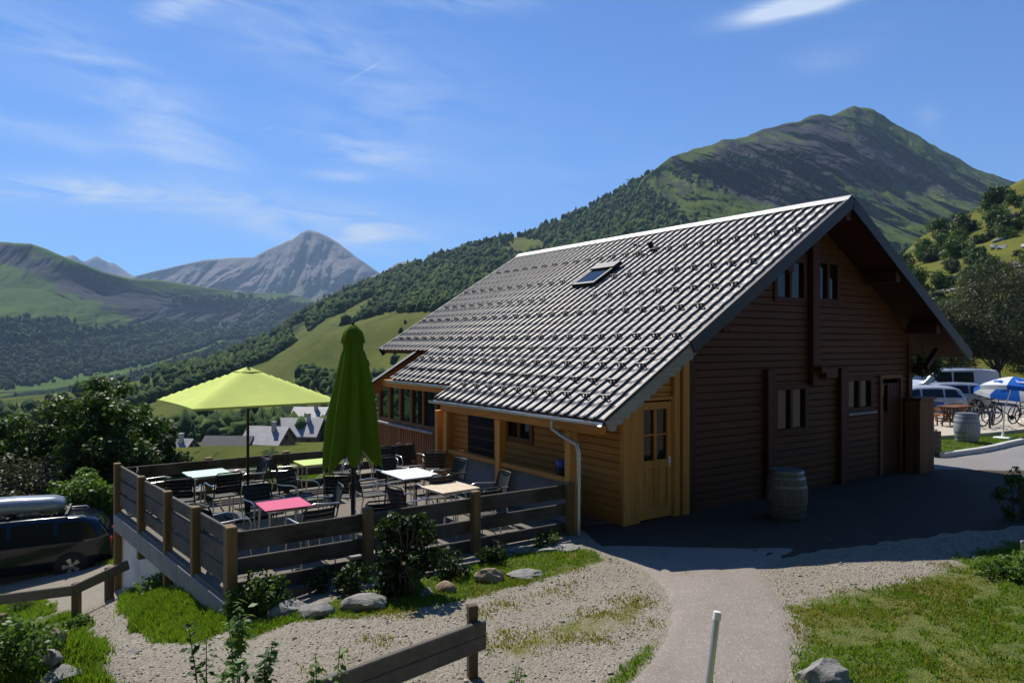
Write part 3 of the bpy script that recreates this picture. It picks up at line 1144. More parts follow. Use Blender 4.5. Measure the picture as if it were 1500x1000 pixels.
def acc_d(px, py, k, x, y, r):
    n = fbm(x * .014, y * .014, 4, 41)
    up = (k >= 2.9) & (k <= 4.03) & ~d_meadow(px, py) & (n > -.20 - .3 * sstep(380, 240, px)) & (px > 226)
    up &= ~(inside(px, py, [(420, 480), (450, 470), (455, 495), (425, 500)]))
    low = (k > 1.2) & (k < 3.0) & ~d_meadow(px, py) & (n > -.12) & (r < .8)
    lone = (k > 1.6) & (k < 3.0) & d_meadow(px, py) & (n > .02) & (r < .035)
    return up | low | lone


P, px, py = scatter(DW, 60000, acc_d, 3)
crowns("hillside_wood", P, (1.3 + 3.0 * RNG.random(len(P)) ** 1.8) * np.clip(P[:, 1] / 650, .7, 1.25), M['forest'], ICO1, .3, 4)


def acc_c(px, py, k, x, y, r):
    f = c_forest(px, py, k, x, y)
    return (k > .9) & (k < 2.9) & (px > -60) & (r < np.clip((f - .40) * 3.0, 0, 1))


P, px, py = scatter(CW, 42000, acc_c, 5)
crowns("far_valley_wood", P, RNG.uniform(3.8, 8, len(P)) * np.clip(P[:, 1] / 1800, .7, 1.2), M['forest_far'], ICO1, .3, 6)


def acc_e(px, py, k, x, y, r):
    f = e_forest(px, py, k, x, y)
    return (k > .5) & (k < 2.4) & (r < np.clip((f - .28) * 1.8, 0, 1)) 


P, px, py = scatter(EW, 30000, acc_e, 7)
crowns("mountain_scrub", P, RNG.uniform(2.2, 4.6, len(P)), M['forest_far'], ICO1, .2, 8, .9)

# ------------------------------------------------------------------ the chalet, in its own frame: x along the gable, y along the ridge
ch = thing("chalet", "dark timber chalet with grey ribbed metal roof, beside the fenced terrace", "chalet", (P0[0], P0[1], 0), ROT)
SR, ZR, KS = 5.4, 6.2, .616
CC, SN = math.cos(math.atan(KS)), math.sin(math.atan(KS))


def zroof(s):
    return ZR - KS * abs(SR - s)


def boards(mb, a0, a1, z0, top, openings=(), h=.145, face=0.0, th=.06, axis='y', gap=.006):
    """horizontal boards between a0 and a1; top(a) gives the height of the roof underside; axis: the direction the wall faces"""
    z = z0
    while z < 7:
        zt = z + h - gap
        ivs = [(a0, a1)]
        for (o0, o1, oz0, oz1) in openings:
            if zt > oz0 and z < oz1:
                if z < oz0 - .015: mb.prism([(o0, z), (o1, z), (o1, oz0), (o0, oz0)], face, face + th, axis)
                if zt > oz1 + .015: mb.prism([(o0, oz1), (o1, oz1), (o1, zt), (o0, zt)], face, face + th, axis)
                nv = []
                for p, q in ivs:
                    if o1 <= p or o0 >= q:
                        nv.append((p, q))
                    else:
                        if o0 > p: nv.append((p, o0))
                        if o1 < q: nv.append((o1, q))
                ivs = nv
        for p, q in ivs:
            # clip to the slope
            n = 60
            ok = [p + (q - p) * i / n for i in range(n + 1) if top(p + (q - p) * i / n) > z + .02]
            if len(ok) < 2: continue
            lo, hi = ok[0], ok[-1]
            ok2 = [t for t in ok if top(t) > zt]
            if len(ok2) >= 2:
                poly = [(lo, z), (hi, z)]
                poly += [(ok2[-1], zt), (ok2[0], zt)]
            else:
                mid = max(ok, key=top)
                poly = [(lo, z), (hi, z), (mid, top(mid))]
            mb.prism(poly, face, face + th, axis)
        z += h
    return mb


under = lambda s: zroof(s) - .30
W1, W2 = (3.93, 5.0, 1.30, 2.24), (6.54, 7.59, 1.62, 2.35)
W3, W4 = (3.93, 4.95, 4.06, 4.93), (5.42, 6.21, 4.08, 4.97)
D2 = (7.98, 8.90, -.2, 2.34)
b = boards(MB(), 1.29, 9.40, -.25, under, [W1, W2, W3, W4, D2])
wall = b.build("wall", M['log_x'], ch, bevel=.012)
# the side and the back of the log house, and the shell behind the openings
b = MB()
boards(b, .061, 11.0, -.6, lambda l: 3.2, [], .145, 9.34, .06, 'x')
b.build("wall", M['log_y'], ch, bevel=.012)
b = boards(MB(), 1.3, 9.33, -2.0, under, [], .19, 10.9, .06, 'y')
b.build("wall", M['log_x'], ch, bevel=.012)
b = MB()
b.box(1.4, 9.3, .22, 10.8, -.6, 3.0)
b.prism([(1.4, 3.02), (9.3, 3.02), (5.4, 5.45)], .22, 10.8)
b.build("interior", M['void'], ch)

# lean-to: pine boarding facing the terrace, and the bay with the glazed door
LO = [(2.62, 3.52, 1.14, 1.62), (3.98, 5.15, -.3, 1.62)]
b = boards(MB(), .0, 6.0, -.35, lambda l: 1.98, LO, .13, -.37, .06, 'x')
b.build("wall", M['pine_y'], ch, bevel=.010)
b = boards(MB(), -.30, 1.28, -.2, lambda s: zroof(s) - .26, [(.03, .88, -.3, 2.16)], .13, .02, .06, 'y')
b.build("wall", M['pine_x'], ch, bevel=.010)
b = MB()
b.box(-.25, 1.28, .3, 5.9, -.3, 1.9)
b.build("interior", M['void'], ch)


def post(x0, x1, y0, y1, z0, z1, mat, name="post", parent=ch):
    return MB().box(x0, x1, y0, y1, z0, z1).build(name, mat, parent, bevel=.012)


post(-.395, -.19, -.075, .015, -.25, 2.28, M['pine_z'])
post(-.18, .02, -.05, .015, -.25, 2.42, M['pine_z'])
post(.89, 1.05, -.055, .015, -.2, 2.92, M['pine_z'])
post(1.10, 1.285, -.07, .015, -.2, 3.08, M['pine_z'])
post(1.29, 1.47, -.05, -.004, -.2, 3.15, M['log_z'])
post(9.23, 9.42, -.05, -.004, -.2, 3.15, M['log_z'])
post(3.56, 3.80, -.11, -.004, -.2, 2.62, M['log_z'])
post(6.18, 6.42, -.11, -.004, -.2, 2.60, M['log_z'])
post(5.08, 5.34, -.13, -.004, 2.25, 5.72, M['log_z'])
# bracket lamp block beneath the centre post
bk = MB()
bk.box(5.14, 5.34, -.30, -.135, 2.52, 2.66).box(5.36, 5.80, -.26, -.02, 2.40, 2.62)
bk.build("bracket", M['log_x'], ch, bevel=.01)


def window(rect, panes, frame, parent=ch, axis='y', face=0.0, sill=None, deep=.09, proud=.035, fw=.07, sign=-1):
    """frame with its mullions, one glass pane behind it, a sill; the wall faces -y (axis y) or -x (axis x)"""
    a0, a1, z0, z1 = rect
    f = MB()

    def bx(mb, p0, p1, d0, d1, q0, q1):
        if axis == 'y': mb.box(p0, p1, d0, d1, q0, q1)
        else: mb.box(d0, d1, p0, p1, q0, q1)
    d0, d1 = face - proud, face + .03
    bx(f, a0 - .05, a0 + fw - .01, d0, d1, z0 - .04, z1 + .05)
    bx(f, a1 - fw + .01, a1 + .05, d0, d1, z0 - .04, z1 + .05)
    bx(f, a0 + fw - .01, a1 - fw + .01, d0, d1, z1 - fw + .01, z1 + .05)
    bx(f, a0 + fw - .01, a1 - fw + .01, d0, d1, z0 - .04, z0 + fw - .01)
    for i in range(1, panes[0]):
        c = a0 + (a1 - a0) * i / panes[0]
        bx(f, c - .045, c + .045, d0 + .006, d1, z0 + fw - .01, z1 - fw + .01)
    for j in range(1, panes[1]):
        c = z0 + (z1 - z0) * j / panes[1]
        for i in range(panes[0]):
            p0 = a0 + (a1 - a0) * i / panes[0] + .047
            p1 = a0 + (a1 - a0) * (i + 1) / panes[0] - .047
            bx(f, p0 + .02 * (i == 0), p1 - .02 * (i == panes[0] - 1), d0 + .014, d1 - .002, c - .018, c + .018)
    o = f.build("window", frame, parent, bevel=.006)
    g_ = MB()
    bx(g_, a0 + .02, a1 - .02, d1 + .004, d1 + .012, z0 + .02, z1 - .02)
    g_.build("pane", M['glass'], o)
    if sill:
        s_ = MB()
        bx(s_, a0 - .07, a1 + .07, face - .12, face + .02, z0 - .105, z0 - .045)
        s_.build("sill", sill, o, bevel=.006)
    return o


window(W1, (2, 1), M['log_z'])
window(W2, (2, 1), M['log_z'], sill=M['barge'])
window(W3, (2, 1), M['log_z'])
window(W4, (2, 1), M['log_z'])
window((2.62, 3.52, 1.14, 1.62), (2, 1), M['orange_z'], axis='x', face=-.37)
# dark sliding opening to the bar
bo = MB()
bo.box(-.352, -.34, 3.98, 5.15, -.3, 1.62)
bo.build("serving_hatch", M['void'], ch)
sh = MB()
for i in range(3):
    sh.box(-.36, -.30, 4.05, 5.1, .75 + .24 * i, .80 + .24 * i)
sh.build("shelf", M['log_y'], ch)
post(-.42, -.29, 3.86, 3.98, -.2, 1.9, M['pine_z'])

# glazed front door
d = MB()
dx0, dx1, dz = .05, .86, 2.10
for a, b_ in ((dx0, dx0 + .11), (dx1 - .11, dx1), ):
    d.box(a, b_, -.01, .04, .02, dz)
for z0, z1 in ((.02, .20), (.92, 1.06), (dz - .13, dz)):
    d.box(dx0 + .11, dx1 - .11, -.01, .04, z0, z1)
cx = (dx0 + dx1) / 2
d.box(cx - .03, cx + .03, -.006, .04, 1.06, dz - .13)
d.box(cx - .03, cx + .03, -.006, .04, .20, .92)
d.box(dx0 + .11, dx1 - .11, .012, .03, .20, .92)
for x0, x1 in ((dx0 + .11, cx - .03), (cx + .03, dx1 - .11)):
    d.box(x0, x1, -.002, .036, 1.50, 1.535)
    d.box(x0 + .05, x1 - .05, .004, .012, .27, .85)
door = d.build("door", M['pine_z'], ch, bevel=.006)
p_ = MB()
p_.box(dx0 + .10, dx1 - .10, .042, .048, 1.04, dz - .12)
p_.build("pane", M['glass'], door)
h_ = MB()
h_.tube([(dx1 - .055, -.01, 1.02), (dx1 - .055, -.055, 1.02), (dx1 - .16, -.055, 1.02)], .010)
h_.box(dx1 - .08, dx1 - .03, -.016, -.011, .92, 1.10)
h_.build("handle", M['alu'], door)
f = MB()
f.box(.02, .048, -.03, .05, -.1, 2.13).box(.862, .889, -.03, .05, -.1, 2.13).box(.02, .889, -.03, .05, 2.131, 2.19)
f.build("door_frame", M['pine_z'], ch, bevel=.005)

# plank door and the low cabinet at the far corner
d = MB()
for i in range(6):
    d.box(8.05 + i * .135, 8.05 + i * .135 + .128, -.005, .04, .02, 2.2 if i > 1 else 1.45)
d.box(8.05, 8.315, .01, .04, 1.45, 1.52).box(8.05, 8.315, .01, .04, 2.14, 2.2)
door2 = d.build("door", M['log_z'], ch, bevel=.006)
MB().box(8.06, 8.31, .045, .052, 1.50, 2.16).build("pane", M['glass'], door2)
MB().tube([(8.75, -.01, 1.0), (8.75, -.05, 1.0), (8.64, -.05, 1.0)], .01).build("handle", M['dark_metal'], door2)
f = MB()
f.box(7.93, 8.04, -.045, .03, -.1, 2.30).box(8.868, 8.95, -.045, .03, -.1, 2.30).box(7.93, 8.95, -.045, .03, 2.301, 2.40)
f.build("door_frame", M['orange_z'], ch, bevel=.006)
c = MB()
for i in range(5):
    c.box(9.02 + i * .14, 9.02 + i * .14 + .133, -.42, -.39, .0, 1.78)
c.box(9.02, 9.72, -.385, -.06, .0, 1.76).box(8.99, 9.76, -.46, -.055, 1.785, 1.83)
for i in range(3):
    c.box(9.725, 9.745, -.40 + i * .115, -.40 + i * .115 + .108, .0, 1.78)
c.build("cabinet", M['orange_z'], ch, bevel=.006)


# ---- roof
def RP(t, l, h=0.0, side=-1):
    """a point on the slope: t metres below the ridge, h above the sheet"""
    return (SR + side * (t * CC + h * SN) if side < 0 else SR + t * CC + h * SN, l, ZR - t * SN + h * CC)


PER = .25
PROF = [(0.0, 0.0), (.08, 0.0), (.158, .0), (.162, .030), (.170, .036), (.200, .038), (.215, .032), (.243, .004)]


def sheets(l0, l1, t1, side=-1, step=.35, eps=0.0):
    """tile-effect sheet metal: ribs down the slope, a small drop at every course"""
    ls, hs = [], []
    k0 = int(round((l0 + .8) / PER))
    k1 = int(round((l1 + .8) / PER))
    for k in range(k0, k1):
        for a, h in PROF:
            ls.append(-.8 + k * PER + a)
            hs.append(h)
    ls.append(-.8 + k1 * PER)
    hs.append(0)
    ls, hs = np.array(ls), np.array(hs)
    ts, st = [], []
    n = int(math.ceil((t1 - .05) / step))
    for i in range(n):
        a, b_ = .05 + i * step, min(t1, .05 + (i + 1) * step)
        m_ = (b_ - a)
        ts += [a, a + m_ * .35, a + m_ * .75, b_ - .012]
        st += [0.0, .003, .009, .013]
    ts, st = np.array(ts), np.array(st)
    T, Lg = np.meshgrid(ts, ls, indexing='ij')
    # sheets are laid by hand: faint differences between courses and columns
    H = hs[None, :] * (1 + .0 * T) + st[:, None] + .0012 * vnoise(T / step, Lg * 1.3, 3) + eps
    if side < 0:
        V = np.stack([SR - T * CC - H * SN, Lg, ZR - T * SN + H * CC], 2)
    else:
        V = np.stack([SR + T * CC + H * SN, Lg, ZR - T * SN + H * CC], 2)
    return V.reshape(-1, 3), grid_faces(len(ts), len(ls))


tS = lambda s: (SR - s) / CC
Z1, Z2, Z3 = (-.8, 4.7, tS(-1.50)), (4.7, 7.95, tS(-1.04)), (7.95, 11.2, tS(.13))
VS, FS, off = [], [], 0
for (l0, l1, t1), side in ((Z1, -1), (Z2, -1), (Z3, -1), ((-.8, 11.2, tS(.05)), 1)):
    v, f_ = sheets(l0, l1, t1, side)
    if side > 0:
        v = v
    VS.append(v)
    FS.append(f_ + off)
    off += len(v)
roof = np_mesh("roof", np.concatenate(VS), np.concatenate(FS), M['roof'], ch, smooth=False)
# timber slab under the sheets
def slab(mb, l0, l1, t1, side, h0=-.14, h1=-.012):
    q = [RP(0.0, l0, h1, side), RP(t1 - .02, l0, h1, side), RP(t1 - .02, l0, h0, side), RP(0.0, l0, h0, side)]
    q2 = [(x, l1, z) for x, _, z in q]
    mb.add(q + q2, [(0, 1, 2, 3), (7, 6, 5, 4), (0, 4, 5, 1), (1, 5, 6, 2), (2, 6, 7, 3), (3, 7, 4, 0)], False)


s_ = MB()
slab(s_, -.74, 4.69, Z1[2] - .03, -1)
slab(s_, 4.70, 7.93, Z2[2] - .03, -1)
slab(s_, 7.94, 11.15, Z3[2] - .03, -1)
slab(s_, -.74, 11.15, tS(.05) - .03, 1)
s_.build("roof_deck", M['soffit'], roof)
# ridge cap
r = MB()
n = 14
for i in range(n):
    y0, y1 = -.83 + i * 12.06 / n, -.83 + (i + 1) * 12.06 / n + .03
    lift = .002 * (i % 2)
    r.prism([(SR - .20, ZR - .075 + lift), (SR - .07, ZR + .035 + lift), (SR, ZR + .062 + lift), (SR + .07, ZR + .035 + lift), (SR + .20, ZR - .075 + lift), (SR + .19, ZR - .09 + lift), (SR, ZR + .04 + lift), (SR - .19, ZR - .09 + lift)], y0, y1)
r.build("ridge_cap", M['ridge'], roof)
# dark flashing along both verges
def verge(mb, l0, l1, ta, tb, side, h0=-.20, h1=.045):
    q = [RP(ta, l0, h1, side), RP(tb, l0, h1, side), RP(tb, l0, h0, side), RP(ta, l0, h0, side)]
    q2 = [(x, l1, z) for x, _, z in q]
    mb.add(q + q2, [(0, 1, 2, 3), (7, 6, 5, 4), (0, 4, 5, 1), (1, 5, 6, 2), (2, 6, 7, 3), (3, 7, 4, 0)], False)


v = MB()
verge(v, -.835, -.77, -.0, tS(.46), -1)
verge(v, -.835, -.77, .08, tS(.02), 1)
v.build("verge_trim", M['trim_dark'], roof)
v = MB()
verge(v, -.825, -.775, tS(.46) + .01, tS(-1.5), -1, -.03, .03)
v.build("verge_trim", M['trim_dark'], roof)
v = MB()
verge(v, 11.18, 11.24, 0, tS(.13), -1)
v.build("verge_trim", M['trim_dark'], roof)
# scalloped grey board on the lower verge
v = MB()
ta, tb, n = tS(.60), tS(-1.47), 14
top_, bot = [], []
for i in range(n * 6 + 1):
    t = ta + (tb - ta) * i / (n * 6)
    dep = -.22 - .055 * abs(math.sin(math.pi * i / 6))
    if i < 5: dep = -.12 - .03 * i
    top_.append(RP(t, 0, -.035))
    bot.append(RP(t, 0, dep))
for i in range(len(top_) - 1):
    q = [top_[i], top_[i + 1], bot[i + 1], bot[i]]
    vs = [(x, -.80, z) for x, _, z in q] + [(x, -.765, z) for x, _, z in q]
    v.add(vs, [(0, 1, 2, 3), (7, 6, 5, 4), (0, 4, 5, 1), (2, 6, 7, 3)] + ([(3, 7, 4, 0)] if i == 0 else []) + ([(1, 5, 6, 2)] if i == len(top_) - 2 else []), False)
v.build("bargeboard", M['barge'], roof)
# purlins carrying the overhang and the rafters of the gable
for s in (1.5, 3.4, 5.4, 7.4, 9.25):
    zt = zroof(s) - .19
    if s == 5.4: zt -= .03
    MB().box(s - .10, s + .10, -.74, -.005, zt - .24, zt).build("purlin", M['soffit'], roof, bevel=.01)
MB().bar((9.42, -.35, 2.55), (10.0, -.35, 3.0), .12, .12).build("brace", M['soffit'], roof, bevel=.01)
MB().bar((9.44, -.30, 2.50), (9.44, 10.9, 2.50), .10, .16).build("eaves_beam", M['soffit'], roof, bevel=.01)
# snow guards
g0 = MB()
g0.box(-.012, .012, -.098, -.082, 0, .075).box(-.012, .012, .082, .098, 0, .075).box(-.012, .012, -.10, .10, .062, .088).box(-.10, -.012, -.016, .016, .0, .012).box(-.010, .010, -.014, .014, .012, .062)
guard0 = g0.build("snow_guard", M['dark_metal'], roof)
GU = []
for i, s in enumerate((4.14, 3.04, 2.19, 1.52, .62, .20, -.23, -.66, -1.05)):
    l = -.70 + .205 + (.25 if i % 2 == 0 else .5) - .125
    while l < 11.0:
        lim = -1.4 if l < 4.6 else (-.95 if l < 7.85 else .2)
        if s > lim and not (1.9 < s < 3.7 and 3.9 < l < 5.6):
            GU.append((s, l))
        l += .5
for s, l in ((4.6, 4.7), (4.2, 3.6), (3.95, 3.75), (4.05, 4.15)):
    GU.append((s, l))
GU.sort(key=lambda q: np.hypot(*(P0 + q[0] * GV + q[1] * LV)))
rot = (0, -math.atan(KS), 0)
for i, (s, l) in enumerate(GU[:100]):
    o = guard0 if i == 0 else guard0.copy()
    if i:
        col.objects.link(o)
        o.parent = roof
    o.location = RP((SR - s) / CC, l, .016)
    o.rotation_euler = rot
rest = MB()
for s, l in GU[100:]:
    Mx = Matrix.Translation(RP((SR - s) / CC, l, .016)) @ Matrix.Rotation(-math.atan(KS), 4, 'Y')
    for bx in ((-.012, .012, -.098, -.082, 0, .075), (-.012, .012, .082, .098, 0, .075), (-.012, .012, -.10, .10, .062, .088), (-.010, .010, -.014, .014, .012, .062)):
        rest.box(*bx, Mx)
tag(rest.build("snow_guard", M['dark_metal'], roof), kind="stuff")
# skylight
k = MB()
sx0, sx1, sy0, sy1 = 2.70, 3.45, 4.20, 5.05
def RQ(s, l, h): return RP((SR - s) / CC, l, h)
def rbox(mb, s0, s1, l0, l1, h0, h1):
    vs = [RQ(s0, l0, h0), RQ(s1, l0, h0), RQ(s1, l1, h0), RQ(s0, l1, h0), RQ(s0, l0, h1), RQ(s1, l0, h1), RQ(s1, l1, h1), RQ(s0, l1, h1)]
    mb.add(vs, [(0, 1, 2, 3), (4, 7, 6, 5), (0, 4, 5, 1), (1, 5, 6, 2), (2, 6, 7, 3), (3, 7, 4, 0)], False)
rbox(k, sx0, sx1, sy0, sy0 + .07, .0, .13)
rbox(k, sx0, sx1, sy1 - .07, sy1, .0, .13)
rbox(k, sx0, sx0 + .07, sy0 + .07, sy1 - .07, .0, .128)
rbox(k, sx1 - .10, sx1 + .16, sy0 - .02, sy1 + .02, .05, .165)
k.mi = 1
rbox(k, sx0 + .07, sx1 - .10, sy0 + .07, sy1 - .07, .05, .118)
k.build("skylight", [M['dark_metal'], M['glass']], roof)
# vent cowl
MB().tube([RQ(4.35, 3.9, 0), RQ(4.35, 3.9, .22)], [.06, .075]).build("vent_pipe", M['dark_metal'], roof)

# eaves: gutter halves, beam, downpipe
def gutter(s, z, l0, l1):
    mb = MB()
    n = 9
    vs = []
    for l in (l0, l1):
        for rr in (.068, .062):
            for i in range(n):
                a = math.pi * i / (n - 1)
                vs.append((s - rr * math.cos(a), l, z - rr * math.sin(a)))
    fs = []
    for i in range(n - 1):
        fs += [(i, i + 1, 2 * n + i + 1, 2 * n + i), (n + i, 3 * n + i, 3 * n + i + 1, n + i + 1), (i, n + i, n + i + 1, i + 1), (2 * n + i, 2 * n + i + 1, 3 * n + i + 1, 3 * n + i)]
    fs += [(0, 2 * n, 3 * n, n), (n - 1, 2 * n - 1, 4 * n - 1, 3 * n - 1)]
    mb.add(vs, fs, False)
    l = l0 + .3
    while l < l1:
        mb.box(s - .07, s + .075, l - .012, l + .012, z - .002, z + .012)
        l += .8
    return mb.build("gutter", M['gutter'], roof)


gutter(-1.56, zroof(-1.5) - .03, -.78, 4.74)
gutter(-1.10, zroof(-1.04) - .03, 4.78, 7.95)
zb = zroof(-1.30) - .22
MB().box(-1.39, -1.21, -.55, 4.62, zb - .16, zb + .04).build("eaves_beam", M['pine_y'], ch, bevel=.012)
zb2 = zroof(-.80) - .22
MB().box(-.88, -.70, 4.75, 9.1, zb2 - .16, zb2 + .03).build("eaves_beam", M['pine_y'], ch, bevel=.012)
dp = MB()
dp.tube([(-1.56, .42, zroof(-1.5) - .09), (-1.56, .42, 1.72), (-1.50, .26, 1.62), (-1.42, -.05, 1.50), (-1.40, -.085, 1.36), (-1.40, -.085, -.08)], .033, 12)
for z in (1.25, .55):
    dp.tube([(-1.40, -.085, z), (-1.40, -.085, z + .04)], .041, 12)
dp.build("downpipe", M['gutter'], ch)

# veranda posts and rails towards the terrace
for l in (.16, 2.30, 4.36):
    post(-1.38, -1.22, l, l + .16, -.02, zb - .165, M['pine_z'])
post(-1.40, -1.25, 4.72, 4.86, -.02, zb - .165, M['pine_z'])
for l0, l1 in ((.33, 2.29), (2.47, 4.35)):
    MB().box(-1.36, -1.22, l0, l1, .80, .89).build("rail", M['pine_y'], ch, bevel=.01)
MB().box(-1.12, -1.07, .33, 4.35, .02, .74).build("windbreak_panel", M['panel'], ch)

# glazed veranda under the middle eave
VL0, VL1, VS_ = 5.9, 9.15, -.75
for i in range(6):
    l = VL0 + (VL1 - VL0) * i / 5
    post(VS_ - .06, VS_ + .06, l - .05, l + .05, -1.2, 2.06, M['orange_z'])
fw_ = MB()
fw_.box(VS_ - .05, VS_ + .05, VL0 + .06, VL1 - .06, 1.06, 1.16).box(VS_ - .05, VS_ + .05, VL0 + .06, VL1 - .06, 2.0, 2.06)
o = fw_.build("window", M['orange_z'], ch, bevel=.008)
m_, nt_, b_ = nodes("see_through_glass")
setp(b_, Roughness=.02)
b_.inputs["Base Color"].default_value = (.02, .03, .03, 1)
tr_ = nt_.nodes.new("ShaderNodeBsdfTransparent")
tr_.inputs[0].default_value = (.75, .82, .82, 1)
ms_ = nt_.nodes.new("ShaderNodeMixShader")
ms_.inputs[0].default_value = .30
nt_.links.new(tr_.outputs[0], ms_.inputs[1])
nt_.links.new(b_.outputs[0], ms_.inputs[2])
nt_.links.new(ms_.outputs[0], nt_.nodes["Material Output"].inputs[0])
M['clear_glass'] = m_
MB().box(VS_ - .006, VS_ + .006, VL0 + .06, VL1 - .06, 1.165, 1.995).build("pane", M['clear_glass'], o)
MB().box(VS_ - .16, VS_ + .05, VL0 - .02, VL1 + .03, 1.00, 1.055).build("sill", M['barge'], o, bevel=.008)
b = MB()
for i in range(26):
    l = VL0 + .08 + i * (VL1 - VL0 - .16) / 25
    b.box(VS_ - .045, VS_ - .015, l - .045, l + .045, .12, .99)
b.box(VS_ - .015, VS_ + .02, VL0, VL1, .88, .97).box(VS_ - .015, VS_ + .02, VL0, VL1, .18, .27)
b.build("balustrade", M['orange_z'], ch, bevel=.006)
MB().box(VS_ - .08, .6, 6.05, 9.2, -.05, .08).build("veranda_floor", M['pine_x'], ch)
boards(MB(), 6.05, 9.2, -2.2, lambda l: .9, [], .19, .85, .05, 'x').build("wall", M['log_y'], ch, bevel=.01)
# orange bargeboard at the end of the veranda
bb = MB()
for i in range(1):
    a_, c_ = (-1.22, zroof(-1.22) - .10), (.30, zroof(.30) - .10)
    bb.prism([a_, c_, (c_[0], c_[1] - .34), (a_[0] + .15, a_[1] - .25), (a_[0], a_[1] - .10)], 8.78, 8.84)
bb.build("bargeboard", M['orange_x'], ch)
bb = MB()
a_, c_ = (-1.28, zroof(-1.28) - .085), (.34, zroof(.34) - .085)
bb.prism([a_, c_, (c_[0], c_[1] + .055), (a_[0], a_[1] + .055)], 8.74, 8.92)
bb.build("verge_trim", M['trim_dark'], ch)

# ------------------------------------------------------------------ the terrace
te = thing("terrace", "raised concrete terrace with white retaining wall beside the chalet", "terrace", (P0[0], P0[1], 0), ROT)
FL = [(-6.83, .11), (-7.43, 6.2)]          # the outer fence line
d = MB()
d.prism([(-6.86, .0), (-1.36, .0), (-1.36, .2), (-.40, .2), (-.40, 6.0), (-.80, 6.3), (-7.46, 6.3)], -.16, 0.0, 'z')
d.build("floor_slab", M['deck'], te, bevel=.01)
w = MB()
w.prism([(-7.36, 6.2), (-7.08, 3.4), (-6.84, .7), (-6.7, .7), (-6.9, 3.4), (-7.2, 6.05), (-2, 6.05), (-2, 6.2)], -3.4, -.162, 'z')
w.build("retaining_wall", M['render'], te)
k = MB()
for i in range(3):
    a, b_ = i / 3, (i + .99) / 3
    p = (FL[0][0] + (FL[1][0] - FL[0][0]) * a - .045, FL[0][1] + (FL[1][1] - FL[0][1]) * a, -.19)
    q = (FL[0][0] + (FL[1][0] - FL[0][0]) * b_ - .045, FL[0][1] + (FL[1][1] - FL[0][1]) * b_, -.19)
    k.bar(p, q, .06, .30)
k.build("edge_beam", M['concrete'], te, bevel=.008)


def fence(label, pts, posts, planks, mat, top=None, pz=-.6, ph=.92, psz=.13, inset=.09, extra=None):
    t = thing("terrace_fence", label, "fence", (P0[0], P0[1], 0), ROT)
    a, b_ = Vector((*pts[0], 0)), Vector((*pts[1], 0))
    dr = (b_ - a).normalized()
    nrm = Vector((-dr.y, dr.x, 0))
    ax = 'fence_x' if abs(dr.x) > abs(dr.y) else 'fence_y'
    ang = math.atan2(dr.y, dr.x)
    for u, z0, z1 in posts:
        p = a + dr * u
        Mx = Matrix.Translation(p) @ Matrix.Rotation(ang, 4, 'Z')
        o = MB().box(-psz / 2, psz / 2, -psz / 2, psz / 2, z0, z1, Mx).build("post", M['fence_z'], t, bevel=.012)
    for (u0, u1, z0, z1, off, dz) in planks:
        p, q = a + dr * u0 + nrm * off, a + dr * u1 + nrm * off
        p.z, q.z = (z0 + z1) / 2, (z0 + z1) / 2 + dz
        MB().bar(p, q, .045, z1 - z0).build("plank", M[ax], t, bevel=.01)
    if top:
        for (u0, u1, z, wd) in top:
            p, q = a + dr * u0, a + dr * u1
            p.z = q.z = z
            MB().tube([p, p.lerp(q, .3), p.lerp(q, .6), q], [wd * .42, wd * .40, wd * .43, wd * .39], 10).build("top_rail", M[ax.replace("fence", "top_rail")], t, bevel=.012)
    return t


LF = 5.45
fence("dark plank fence in front of the terrace, nearest the gravel", ((-6.83, .06), (-1.40, .06)),
      [(0.0, -.55, .90), (1.80, -.40, .90), (3.53, -.40, .93), (5.36, -.15, .86)],
      [(0.07, 1.80, .56, .80, .085, .0), (0.07, 1.80, .26, .47, .085, .0), (0.07, 1.80, -.02, .17, .085, .02),
       (1.81, 3.53, .58, .80, .085, .01), (1.81, 3.53, .28, .48, .085, .0), (1.81, 3.53, .0, .18, .085, .0),
       (3.54, 5.36, .59, .82, .085, -.01), (3.54, 5.40, .30, .50, .085, .0), (3.54, 5.40, .02, .19, .085, .0)], None)
LL = math.hypot(FL[1][0] - FL[0][0], FL[1][1] - FL[0][1])
fence("tall bluish plank fence with pale top rail along the outer drop of the terrace", FL,
      [(0.03, -.75, .90), (1.38, -.62, .90), (2.75, -.55, .90), (4.35, -.50, .90), (LL, -2.6, .90)],
      [(u0 + random.uniform(-.02, .02), u1 + random.uniform(-.02, .02), z0 + random.uniform(-.012, .012), z1 + random.uniform(-.022, .008), -.045 - random.uniform(0, .008), random.uniform(-.022, .022))
       for u0, u1 in ((-.02, 1.37), (1.39, 2.74), (2.76, 4.34), (4.36, LL)) for z0, z1 in ((.62, .85), (.355, .59), (.085, .325))],
      [(-.06, LL + .05, .925, .15)], psz=.12)
fence("weathered three plank fence along the valley side of the terrace", ((-7.36, 6.2), (-1.3, 6.2)),
      [(1.55, -.4, .86), (3.1, -.4, .86), (4.6, -.4, .86), (6.0, -.4, .80)],
      [(.06, 3.1, .60, .82, -.085, 0), (3.11, 6.0, .60, .82, -.085, -.04), (.06, 3.1, .32, .50, -.085, 0), (3.11, 6.0, .32, .50, -.085, -.02), (.06, 3.1, .04, .22, -.085, 0), (3.11, 6.0, .04, .22, -.085, 0)],
      [(0.07, 4.0, .88, .14)])


